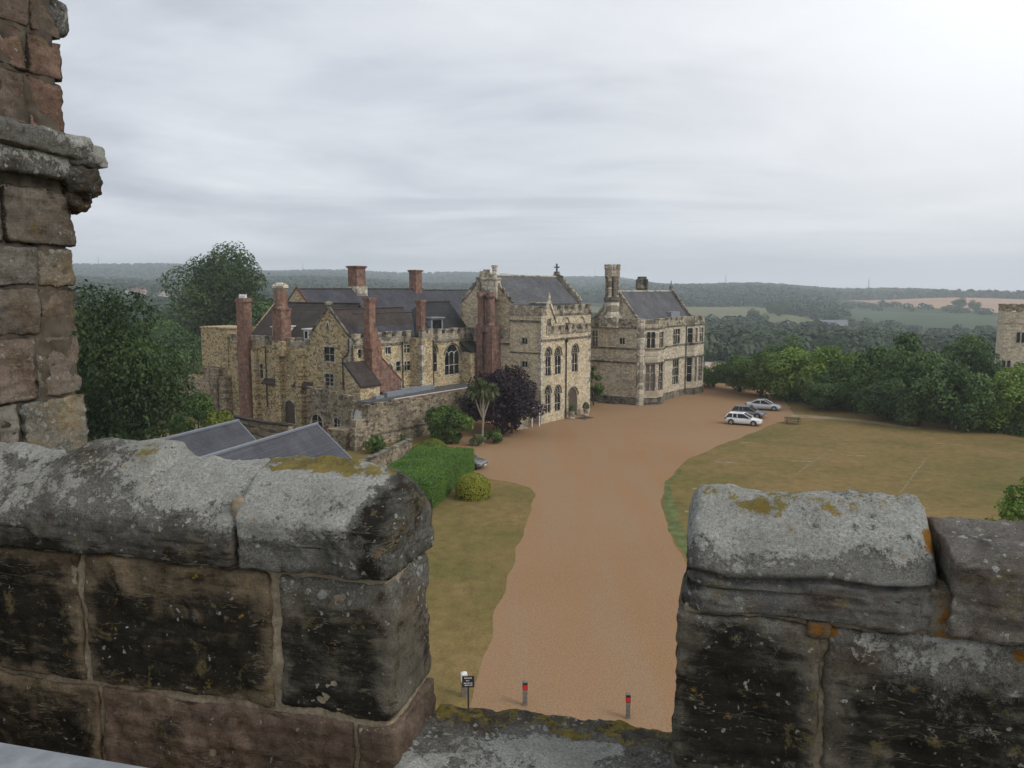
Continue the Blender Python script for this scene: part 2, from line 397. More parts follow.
for p, q, w in [((12.9, 57.5), (15.4, 57.0), .55), ((14.0, 60.3), (15.4, 59.9), .5), ((15.9, 60.0), (18.6, 59.2), .5), ((15, 64.3), (16.2, 64), .4), ((19.5, 74.5), (21.5, 74), .45),
                ((27, 75), (29, 74.6), .4), ((33.5, 77.5), (35.2, 77.2), .35), ((45.5, 83.8), (48.0, 82.7), .35), ((24.8, 84.2), (26.3, 83.7), .4)]:
    stripe('worn_patch', p, q, w, M['worn'])

def field(name, pts, m, off=.6):
    """ground cover draped on the hillside; pts are (azimuth in old pixels, distance) rows of a strip"""
    v = []; f = []; nu = 28; nv = 10
    for i in range(nu + 1):
        t = i / nu * (len(pts) - 1); k = min(int(t), len(pts) - 2); t -= k
        a = AZ(pts[k][0] * (1 - t) + pts[k + 1][0] * t); d0 = pts[k][1] * (1 - t) + pts[k + 1][1] * t; d1 = pts[k][2] * (1 - t) + pts[k + 1][2] * t
        for j in range(nv + 1):
            d = d0 + (d1 - d0) * j / nv; x, y = d * math.sin(a), d * math.cos(a)
            v.append((x, y, float(zg(x, y)) + off))
    for i in range(nu):
        for j in range(nv):
            a = i * (nv + 1) + j; f.append((a, a + nv + 1, a + nv + 2, a + 1))
    o = mesh(name, v, f, m, smooth=True); return finish(o, kind='structure')
FIELDS = [('pasture', [(676, 800, 1100), (705, 760, 1190), (740, 800, 1250), (768, 900, 1190), (776, 960, 1130)], 0),
          ('pasture', [(764, 740, 960), (785, 700, 1000), (815, 680, 900), (850, 640, 800), (880, 640, 740), (905, 655, 690)], 0),
          ('stubble_field', [(846, 1690, 1820), (880, 1480, 1800), (930, 1330, 1760), (985, 1200, 1700), (1060, 1150, 1640)], 1),
          ('pasture', [(565, 900, 1120), (585, 880, 1150), (604, 900, 1100)], 0),
          ('meadow', [(850, 900, 1330), (900, 850, 1230), (955, 800, 1120), (1020, 780, 1060)], 2),
          ('meadow', [(900, 560, 640), (950, 540, 660), (1005, 560, 620)], 2),
          ('pasture', [(880, 470, 540), (930, 450, 560), (985, 480, 540)], 2)]
M['pasture'] = plain('pasture', (.150, .150, .060), .95, .18, .012)
M['stubble'] = plain('stubble', (.42, .27, .17), .95, .08, .01)
M['meadow'] = plain('meadow_green', (.055, .085, .032), .95, .2, .02)
for nm, pts, k in FIELDS: field(nm, pts, [M['pasture'], M['stubble'], M['meadow']][k])
def in_field(px, d):
    for _, pts, _k in FIELDS:
        if pts[0][0] <= px <= pts[-1][0]:
            xs = [p[0] for p in pts]; lo = np.interp(px, xs, [p[1] for p in pts]); hi = np.interp(px, xs, [p[2] for p in pts])
            if lo - 10 < d < hi + 10: return True
    return False

# ------------------------------------------------------------------ foliage
def leaves(rng, pos, out, size, tone, squash=.62, jit=.55):
    """kite-shaped leaf sprays at pos facing roughly along out -> verts, faces, tone per vertex"""
    n = len(pos)
    nrm = out + rng.normal(0, jit, (n, 3)); nrm /= np.linalg.norm(nrm, axis=1)[:, None] + 1e-9
    r = rng.normal(0, 1, (n, 3)); a = np.cross(nrm, r); a /= np.linalg.norm(a, axis=1)[:, None] + 1e-9
    b = np.cross(nrm, a); s = (size * rng.uniform(.6, 1.35, n))[:, None]
    droop = np.array([0, 0, -.18])
    v = np.stack([pos - a * s * .5, pos + b * s * squash * .5 + nrm * s * .08, pos + a * s * .55 + droop * s, pos - b * s * squash * .5 + nrm * s * .06], 1)
    return v.reshape(-1, 3), np.repeat(np.clip(tone, 0, 1), 4)
def leafmesh(name, v, tone):
    n = len(v) // 4; me = bpy.data.meshes.new(name)
    me.vertices.add(len(v)); me.vertices.foreach_set('co', v.astype(np.float32).ravel())
    me.loops.add(n * 4); me.loops.foreach_set('vertex_index', np.arange(n * 4, dtype=np.int32))
    me.polygons.add(n); me.polygons.foreach_set('loop_start', np.arange(0, n * 4, 4, dtype=np.int32))
    me.update(calc_edges=True)
    at = me.color_attributes.new('tone', 'FLOAT_COLOR', 'POINT')
    c = np.ones((len(v), 4), np.float32); c[:, 0] = tone; c[:, 1] = tone; c[:, 2] = tone
    at.data.foreach_set('color', c.ravel()); me.validate()
    return me
def crown_cloud(seed, rx, h, n, size, lobes=26, low=.0, top=1.0, gap=.0, ry=None):
    """leaf positions for a crown of radius rx and height h standing on z=0"""
    rng = np.random.default_rng(seed); ry = ry or rx
    L = []
    for i in range(lobes):
        u = rng.uniform(-1, 1); th = rng.uniform(0, 2 * math.pi); rr = rng.uniform(.45, .80)
        s = math.sqrt(1 - u * u)
        prof = 1.0 if u < 0 else 1 - .25 * u
        c = np.array([math.cos(th) * s * rx * rr * prof, math.sin(th) * s * ry * rr * prof, h * .5 + u * h * .5 * rr * (1.05 if u > 0 else .95)])
        L.append((c, rng.uniform(.22, .44) * min(rx, h * .62), rng.uniform(-.30, .30)))
    w = np.array([l[1] ** 2 for l in L]); w /= w.sum(); idx = rng.choice(len(L), n, p=w)
    d = rng.normal(0, 1, (n, 3)); d[:, 2] += .25; d /= np.linalg.norm(d, axis=1)[:, None]
    r = np.clip(1 - np.abs(rng.normal(0, .22, n)), .1, 1) + rng.exponential(.05, n)
    cen = np.array([l[0] for l in L])[idx]; rad = np.array([l[1] for l in L])[idx]
    pos = cen + d * (rad * r)[:, None] * np.array([1, 1, .82])
    tone = .45 + np.array([l[2] for l in L])[idx] + rng.normal(0, .16, n) 
    keep = pos[:, 2] > h * low
    pos, d, tone = pos[keep], d[keep], tone[keep]
    ctr = np.array([0, 0, h * .45]); out = d * .7 + (pos - ctr) / max(rx, h) * .5 + np.array([0, 0, .45])
    return leaves(rng, pos, out, size, tone)
CROWNS = {}
def crown_mesh(key, *a, **k):
    if key not in CROWNS: CROWNS[key] = leafmesh('crown', *crown_cloud(*a, **k))
    return CROWNS[key]
def tree(label, x, y, me, sc, m, z=None, trunk_h=2.0, trunk_r=.3, crown_z=1.5, rz=0, group=None, name='broadleaf_tree', cat='tree', branches=5, crown_r=4):
    z = float(zg(x, y)) if z is None else z
    t = thing(name, label, cat, (x, y, z), rz, group)
    b = MB(); rnd = random.Random(int(x * 13 + y * 7))
    b.tube([(0, 0, -.2), (.05, 0, trunk_h * .5), (.0, .08, trunk_h), (.1, .1, trunk_h * 1.7)], [trunk_r * 1.25, trunk_r, trunk_r * .85, trunk_r * .4], 8)
    for i in range(branches):
        th = rnd.uniform(0, 6.28); q = crown_r * rnd.uniform(.5, .8)
        b.tube([(0, .05, trunk_h * rnd.uniform(.7, 1.0)), (math.cos(th) * q * .5, math.sin(th) * q * .5, trunk_h + q * .55), (math.cos(th) * q, math.sin(th) * q, trunk_h + q * 1.0)],
               [trunk_r * .5, trunk_r * .32, trunk_r * .12], 6)
    b.build('trunk', M['bark'], t)
    c = bpy.data.objects.new('crown', me); COL.objects.link(c); c.parent = t; c.location = (0, 0, crown_z); c.scale = sc
    if not me.materials: me.materials.append(m)
    if me.materials[0] != m:
        c.material_slots[0].link = 'OBJECT'; c.material_slots[0].material = m
    return t

# ------------------------------------------------------------------ building kit; the abbey ranges share one grid: a runs away to the right, c to the left
GA = Vector((math.sin(R(36)), math.cos(R(36)))); GB = Vector((-math.cos(R(36)), math.sin(R(36))))
def ac(a, c): p = GA * a + GB * c; return (p.x, p.y)
def rect(s0, s1, z0, z1): return [(s0, z0), (s1, z0), (s1, z1), (s0, z1)]
def arch(s0, s1, z0, z1, rise=1.0):
    w = s1 - s0; sp = z1 - w * rise * .86; m = (s0 + s1) / 2; pts = [(s0, z0), (s1, z0)]
    for i in range(7):
        t = i / 6; pts.append((s1 - (w / 2) * (1 - math.cos(t * math.pi / 2)) if rise < .7 else s1 - w / 2 * (t ** 1.6), sp + (z1 - sp) * math.sin(t * math.pi / 2)))
    for i in range(5, -1, -1):
        p = pts[2 + i]; pts.append((2 * m - p[0], p[1]))
    return pts
class Bld:
    def __init__(s, name, label, cat, a, c, m, group=None):
        s.o = (a, c); s.m = m
        s.t = thing(name, label, cat, (*ac(a, c), 0), R(54), group)
        s.wall = MB(); s.par = MB(); s.str = MB()
    def L(s, p): return (p[0] - s.o[0], p[1] - s.o[1])
    def panel(s, p0, p1, outline, wins=(), mb=None, depth=.15):
        """wall face from p0 to p1 (outside on the right of the walk); outline in (s, z); wins: (shape, kind)"""
        mb = mb or s.wall; p0, p1 = s.L(p0), s.L(p1)
        d = Vector((p1[0] - p0[0], p1[1] - p0[1])); ln = d.length; d /= ln; n = Vector((d.y, -d.x))
        if isinstance(outline, tuple): outline = rect(0, ln, outline[0], outline[1])
        P = lambda q, o=0: (p0[0] + d.x * q[0] + n.x * o, p0[1] + d.y * q[0] + n.y * o, q[1])
        loops = [[Vector((*q, 0)) for q in outline]] + [[Vector((*q, 0)) for q in reversed(w[0])] for w in wins]
        flat = [q for l in loops for q in l]
        fs = []
        for t in tessellate_polygon(loops):
            a, b, c = (flat[i] for i in t)
            fs.append(t if (b - a).cross(c - a).z > 0 else (t[2], t[1], t[0]))
        mb.add([P(q) for q in flat], fs)
        for w in wins:
            sh = w[0]; k = len(sh)
            mb.add([P(q) for q in sh] + [P(q, -depth) for q in sh], [(i, i + k, (i + 1) % k + k, (i + 1) % k) for i in range(k)])
            s.window(P, sh, depth, *w[1:])
        return P, ln
    def window(s, P, sh, depth, kind='cross', lights=2, transoms=1, glass=None, frame='dress'):
        xs = [q[0] for q in sh]; zs = [q[1] for q in sh]; s0, s1, z0, z1 = min(xs), max(xs), min(zs), max(zs)
        f = MB(); w = s1 - s0; t = min(.065, w * .06)
        def bar(q0, q1, r, o0, o1):
            d = Vector((q1[0] - q0[0], q1[1] - q0[1]))
            if d.length < 1e-6: return
            d.normalize(); e = Vector((-d.y, d.x)) * r
            c = [(q0[0] + e.x, q0[1] + e.y), (q0[0] - e.x, q0[1] - e.y), (q1[0] - e.x, q1[1] - e.y), (q1[0] + e.x, q1[1] + e.y)]
            f.add([P(q, o0) for q in c] + [P(q, o1) for q in c], [(3, 2, 1, 0), (4, 5, 6, 7), (0, 1, 5, 4), (1, 2, 6, 5), (2, 3, 7, 6), (3, 0, 4, 7)])
        k = len(sh); ctr = Vector((sum(xs) / k, sum(zs) / k))
        big = [(q[0] + (1 if q[0] > (s0 + s1) / 2 else -1) * .16, q[1] + (.16 if q[1] > (z0 + z1) / 2 else -.10)) for q in sh]
        # dressed stone surround, standing proud of the wall
        f.add([P(q, .035) for q in sh] + [P(q, .035) for q in big] + [P(q, -.01) for q in big] + [P(q, -.05) for q in sh],
              [(i, (i + 1) % k, (i + 1) % k + k, i + k) for i in range(k)] + [(i + k, (i + 1) % k + k, (i + 1) % k + 2 * k, i + 2 * k) for i in range(k)] +
              [(i, i + 3 * k, (i + 1) % k + 3 * k, (i + 1) % k) for i in range(k)])
        di, do = -depth + .03, -depth * .45
        if kind == 'door':
            win = f.build('door', M['door'], s.t); g = MB()
            g.add([P(q, -depth + .01) for q in sh], [tuple(range(k))]); g.build('door_leaf', M['door'], win); win.data.materials[0] = M[frame]; return
        zt = z1
        if kind == 'arch':
            zt = z0 + (z1 - z0) * (.62 if (z1 - z0) > 2 else .6); m = (s0 + s1) / 2
            if lights == 2:
                bar((m, z0), (m, zt), t * .7, di, do)
                for sg in (-1, 1):
                    x = m + sg * w * .25; r = w * .22
                    pr = None
                    for i in range(9):
                        th = math.pi * i / 8; q = (x + math.cos(th) * r, zt + math.sin(th) * r * 1.35)
                        if pr: bar(pr, q, t * .4, di, do)
                        pr = q
                pr = None
                for i in range(11):
                    th = 2 * math.pi * i / 10; q = (m + math.cos(th) * w * .17, zt + w * .55 + math.sin(th) * w * .17)
                    if pr: bar(pr, q, t * .35, di, do)
                    pr = q
            else:
                for i in range(1, lights): bar((s0 + w * i / lights, z0), (s0 + w * i / lights, zt + (z1 - zt) * .35), t * .7, di, do)
                for i in range(lights):
                    x = s0 + w * (i + .5) / lights; pr = None
                    for j in range(7):
                        th = math.pi * j / 6; q = (x + math.cos(th) * w * .5 / lights, zt + math.sin(th) * w * .6 / lights)
                        if pr: bar(pr, q, t * .5, di, do)
                        pr = q
            for i in range(1, transoms + 1): bar((s0, z0 + (zt - z0) * i / (transoms + 1)), (s1, z0 + (zt - z0) * i / (transoms + 1)), t * .55, di, do)
        elif kind == 'cross':
            for i in range(1, lights): bar((s0 + w * i / lights, z0), (s0 + w * i / lights, z1), t, di, do)
            for i in range(1, transoms + 1):
                zz = z0 + (z1 - z0) * (.62 if transoms == 1 else i / (transoms + 1)); bar((s0, zz), (s1, zz), t * .8, di, do)
        elif kind == 'sash':
            bar((s0, z0 + t * .5), (s1, z0 + t * .5), t * .6, di, do); bar((s0, z1 - t * .5), (s1, z1 - t * .5), t * .6, di, do)
            for i in range(lights + 1): bar((s0 + w * i / lights, z0), (s0 + w * i / lights, z1), t * .6, di, do)
            for i in range(1, transoms + 1): bar((s0, z0 + (z1 - z0) * i / (transoms + 1)), (s1, z0 + (z1 - z0) * i / (transoms + 1)), t * .4, di, do)
        win = f.build('window', M[frame], s.t); g = MB()
        g.add([P(q, -depth + .01) for q in sh], [tuple(range(k))]); g.build('glass', M[glass or 'glass'], win)
    def crenel(s, p0, p1, z0, zl, zt, mw=.9, gw=.7, th=.45, proud=.06, mb=None):
        mb = mb or s.par; p0, p1 = s.L(p0), s.L(p1); d = Vector((p1[0] - p0[0], p1[1] - p0[1])); ln = d.length; d /= ln
        q = lambda x: (p0[0] + d.x * x, p0[1] + d.y * x)
        mb.obox(p0, p1, -th, proud, z0, zl)
        n = max(1, round((ln + gw) / (mw + gw))); pitch = (ln - mw) / max(1, n - 1) if n > 1 else 0
        for i in range(n):
            x = i * pitch; h = random.Random(i + int(ln * 10)).uniform(-.06, .05)
            mb.obox(q(x), q(min(x + mw, ln)), -th + .003, proud - .003, zl, zt - .14 + h); mb.obox(q(x - .05), q(min(x + mw, ln) + .05), -th - .04, proud + .05, zt - .14 + h, zt + h)
        if n > 1:
            for i in range(n - 1):
                x = i * pitch + mw; mb.obox(q(x), q(x + pitch - mw), -th - .03, proud + .04, zl, zl + .08)
    def string(s, p0, p1, z, h=.22, out=.13): s.str.obox(s.L(p0), s.L(p1), -.02, out, z, z + h)
    def gable_roof(s, axis, r0, r1, ridge, e0, e1, ze, zr, m, th=.18, name='roof', ze1=None, hip=0):
        b = MB(); ze1 = ze if ze1 is None else ze1
        def pt(t, q, z): p = s.L((t, q) if axis == 'a' else (q, t)); return (*p, z)
        for e, z in ((e0, ze), (e1, ze1)):
            b.poly3([pt(r0, e, z), pt(r1, e, z), pt(r1, ridge, zr), pt(r0 + hip, ridge, zr)], (0, 0, -th))
        if hip: b.poly3([pt(r0, e0, ze), pt(r0 + hip, ridge, zr), pt(r0, e1, ze1)], (0, 0, -th))
        o = b.build(name, m, s.t)
        k = MB(); k.tube([pt(r0 + hip, ridge, zr + .02), pt(r1, ridge, zr + .02)], .12, 6); k.build('ridge_tiles', M['tile'] if m is not M['slate_lib'] else M['dress'], o)
        return o
    def done(s):
        if s.wall.f: s.wall.build('wall', s.m, s.t)
        if s.par.f: s.par.build('parapet', M['parapet'], s.t)
        if s.str.f: s.str.build('string_course', M['blackstone'], s.t)
def quoins(b, a, c, sa, sc, z0, z1):
    """long and short dressed corner stones; sa, sc: which way the walls run from the corner"""
    x, y = b.L((a, c)); k = MB(); z = z0; i = 0
    while z < z1 - .2:
        h = .36; la, lc = (.62, .34) if i % 2 else (.34, .62)
        k.box(min(x - sa * .022, x + sa * la), max(x - sa * .022, x + sa * la), min(y - sc * .022, y + sc * lc), max(y - sc * .022, y + sc * lc), z, z + h - .015); z += h; i += 1
    k.build('quoin', M['dress'], b.t)
def chimney(b, a, c, z0, z1, w, d, m, cap=True, pots=0, flare=.12, name='chimney'):
    p = b.L((a, c)); k = MB()
    k.box(p[0] - w / 2, p[0] + w / 2, p[1] - d / 2, p[1] + d / 2, z0, z1 - .35)
    if cap:
        for i, (f, h0, h1) in enumerate(((flare * .5, .35, .22), (flare, .22, .08), (flare * .4, .08, 0))):
            k.box(p[0] - w / 2 - f, p[0] + w / 2 + f, p[1] - d / 2 - f, p[1] + d / 2 + f, z1 - h0, z1 - h1)
    o = k.build(name, m, b.t)
    for i in range(pots):
        q = MB(); x = p[1] + (i - (pots - 1) / 2) * d / max(pots, 1)
        q.tube([(p[0], x, z1), (p[0], x, z1 + .45)], [.16, .13], 8); q.build('chimney_pot', M['dress'], o)
    return o
def octa(b, a, c, prof, m, name='chimney', parent=None):
    p = b.L((a, c)); k = MB(); k.tube([(p[0], p[1], z) for z, r in prof], [r for z, r in prof], 8); return k.build(name, m, parent or b.t)
def coping(b, q0, q1, w=.3, h=.22, m='dress', crockets=0, parent=None, name='gable_coping'):
    """sloping stones along a verge, q = (a, c, z)"""
    k = MB(); A = Vector((*b.L(q0[:2]), q0[2])); B = Vector((*b.L(q1[:2]), q1[2]))
    k.tube([A + Vector((0, 0, .08)), B + Vector((0, 0, .08))], w * .62, 4)
    for i in range(crockets):
        p = A.lerp(B, (i + .5) / crockets); k.box(p.x - .14, p.x + .14, p.y - .14, p.y + .14, p.z + .15, p.z + .5)
    return k.build(name, M[m], b.t)

# ---- great hall with the pointed windows
def great_hall():
    b = Bld('great_hall', 'pale stone great hall with pointed windows, battlemented front and cross on its grey slate roof', 'hall', 79.5, 60, M['library'])
    A0, C0, C1 = 79.5, 53.4, 58.1
    b.panel((A0, C1), (A0, C0), (0, 13.5), [(rect(1.82, 2.69, 9.78, 10.52), 'sash', 2, 0), (rect(1.82, 2.70, 6.87, 7.68), 'sash', 2, 0)])
    b.crenel((A0, C1), (A0, C0), 13.3, 13.75, 14.45, .85, .55)
    b.string((A0, C1), (A0, C0), 12.5); b.string((A0, C1), (A0, C0), 8.62, .16, .09)
    b.panel((A0, C0), (80.6, C0), [(0, 11.0), (1.1, 11.0), (1.1, 13.5), (0, 13.5)]); b.crenel((A0 + .06, C0), (80.6, C0), 13.3, 13.75, 14.45, .9, .5)
    b.panel((80.6, C0), (80.6, C1), (10.9, 13.5)); b.panel((80.6, C1), (A0, C1), (9, 13.5))
    b.crenel((80.6, C1), (A0, C1), 13.3, 13.75, 14.45, .9, .5)
    b.wall.box(*[q for q in (b.L((79.6, 0))[0], b.L((80.5, 0))[0])], b.L((0, 53.6))[1], b.L((0, 57.9))[1], 13.2, 13.35)
    # front
    W = [(arch(.95, 2.15, 5.9, 9.25), 'arch', 2, 1), (arch(3.1, 4.45, 5.9, 9.2), 'arch', 2, 1), (arch(7.15, 8.5, 5.85, 9.3), 'arch', 2, 1),
         (arch(.95, 2.1, 1.3, 4.5), 'arch', 2, 1), (arch(3.1, 4.4, 1.25, 4.35), 'arch', 2, 1), (arch(6.3, 8.5, 0.02, 3.75, .8), 'door')]
    b.panel((A0, C0), (91.3, C0), (0, 11.0), W, depth=.11)
    b.crenel((80.7, C0), (91.3, C0), 10.85, 11.3, 12.0, .95, .75); b.string((A0, C0), (91.3, C0), 10.15)
    b.panel((91.3, C0), (91.3, 57.2), (0, 11.0)); b.crenel((91.3, C0 + .5), (91.3, 57), 10.85, 11.3, 12.0, .8, .7)
    for w in W:
        hood = MB(); q = [x for x in w[0] if x[1] > max(y[1] for y in w[0]) - 1.25]; q.sort(key=lambda e: e[0]); ctr = sum(e[0] for e in q) / len(q)
        hood.tube([(*b.L((A0 + e[0] + (e[0] - ctr) * .22, C0 - .12)), e[1] + .18) for e in q], .075, 5); hood.build('hood_mould', M['blackstone'], b.t)
    quoins(b, A0, C0, 1, 1, 0, 13.3); quoins(b, 91.3, C0, -1, 1, 0, 10.8)
    # left return and the rest of the shell
    b.panel((A0, 66), (A0, C1), (0, 10.5)); b.crenel((A0, 65.9), (A0, 58.2), 10.3, 10.75, 11.5, .9, .7); b.string((A0, 66), (A0, C1), 9.6)
    b.panel((97.5, 57), (97.5, 66), (0, 12)); b.panel((97.5, 66), (A0, 66), (0, 14.5))
    # set-back upper storey
    b.panel((84.0, 57), (97.5, 57), (10, 13.4), [(arch(5.9, 7.9, 10.95, 12.75, .7), 'none', 1, 0, 'infill'), (arch(9.8, 11.9, 10.95, 12.75, .7), 'none', 1, 0, 'infill')])
    b.crenel((84, 57), (97.5, 57), 13.25, 13.7, 14.4, .95, .75); b.string((84, 57), (97.5, 57), 13.0)
    b.panel((84, 58.5), (84, 57), (10, 13.4)); b.panel((80.6, 58.3), (84, 58.3), (10, 14.6)); b.panel((97.5, 57), (97.5, 66), (12, 13.4)); b.crenel((97.5, 57), (97.5, 66), 13.25, 13.7, 14.4)
    d = MB(); d.poly3([(*b.L(p), 10.75) for p in ((80.6, 53.8), (91.2, 53.8), (91.2, 57), (80.6, 57))], (0, 0, -.2)); d.poly3([(*b.L(p), 13.2) for p in ((84, 57.3), (97.4, 57.3), (97.4, 65.9), (84, 65.9))], (0, 0, -.2))
    d.build('flat_roof', M['lead'], b.t)
    # vent gablet behind the front parapet
    b.panel((80.9, 54.3), (84.2, 54.3), [(0, 10.8), (3.3, 10.8), (3.3, 12.3), (1.65, 14.9), (0, 12.3)], [(rect(1.15, 2.1, 11.9, 12.8), 'cross', 3, 0)])
    coping(b, (80.8, 54.25, 12.2), (82.55, 54.25, 15.0)); coping(b, (84.3, 54.25, 12.2), (82.55, 54.25, 15.0))
    octa(b, 82.55, 54.25, [(15.0, .10), (15.5, .16), (15.75, .10), (16.1, .03)], M['dress'], 'finial')
    b.gable_roof('c', 54.3, 57.2, 82.55, 80.9, 84.2, 12.25, 14.75, M['slate_lib'], name='vent_roof')
    # main roof
    b.gable_roof('a', 79.9, 96.2, 62, 58.2, 65.8, 14.55, 18.25, M['slate_lib'])
    b.panel((79.8, 66.1), (79.8, 57.9), [(0, 9.5), (8.2, 9.5), (8.2, 14.7), (4.1, 18.7), (0, 14.7)]); b.panel((96.3, 57.9), (96.3, 66.1), [(0, 12), (8.2, 12), (8.2, 14.7), (4.1, 18.7), (0, 14.7)])
    for a in (79.85, 96.25):
        coping(b, (a, 57.9, 14.75), (a, 62, 18.75), .38, crockets=7, m='parapet'); coping(b, (a, 66.1, 14.75), (a, 62, 18.75), .38, crockets=7, m='parapet')
    k = MB(); p = b.L((96.25, 62)); k.box(p[0] - .09, p[0] + .09, p[1] - .09, p[1] + .09, 18.9, 20.1); k.box(p[0] - .085, p[0] + .085, p[1] - .42, p[1] + .42, 19.5, 19.68)
    k.box(p[0] - .2, p[0] + .2, p[1] - .2, p[1] + .2, 18.7, 19.0); k.build('cross_finial', M['blackstone'], b.t)
    o = chimney(b, 79.7, 61.2, 15.2, 17.9, 1.0, 2.3, M['dress'], flare=.15)
    octa(b, 79.7, 60.6, [(17.8, .34), (19.2, .32), (19.2, .42), (19.45, .42)], M['dress'], 'chimney_shaft', o)
    octa(b, 79.7, 62.4, [(17.4, .40), (18.5, .38), (18.5, .48), (18.75, .48)], M['dress'], 'chimney_shaft', o)
    octa(b, 79.7, 63.1, [(16.0, .36), (17.8, .34), (17.8, .42), (18.0, .42)], M['parapet'], 'chimney_shaft', o)
    # twin shafted brick stack in front of the return wall
    k = MB(); q = lambda a, c: b.L((a, c))
    def bx(a0, a1, c0, c1, z0, z1):
        x0, y0 = q(a0, c0); x1, y1 = q(a1, c1); k.box(x0, x1, y0, y1, z0, z1)
    bx(77.7, 79.45, 59.5, 60.35, 0, 11.6); bx(77.7, 79.45, 61.05, 62.0, 0, 11.6); bx(78.0, 79.44, 60.35, 61.05, 0, 11.2); bx(77.66, 79.46, 59.45, 62.05, 11.2, 12.05)
    o = k.build('chimney', M['brick_dark'], b.t)
    for a, c in ((78.15, 61.5), (78.15, 60.0), (79.0, 60.8)):
        octa(b, a, c, [(12.0, .58), (12.3, .50), (15.3, .48), (15.45, .60), (15.7, .66), (16.1, .60)], M['brick_dark'], 'chimney_shaft', o)
    k = MB(); k.tube([(*q(85.1, 53.28), 0.1), (*q(85.1, 53.28), 9.9)], .075, 6); k.box(q(84.95, 0)[0], q(85.25, 0)[0], q(0, 53.1)[1], q(0, 53.37)[1], 9.8, 10.2); k.build('drainpipe', M['black_metal'], b.t)
    b.done()
M['infill'] = M['library']

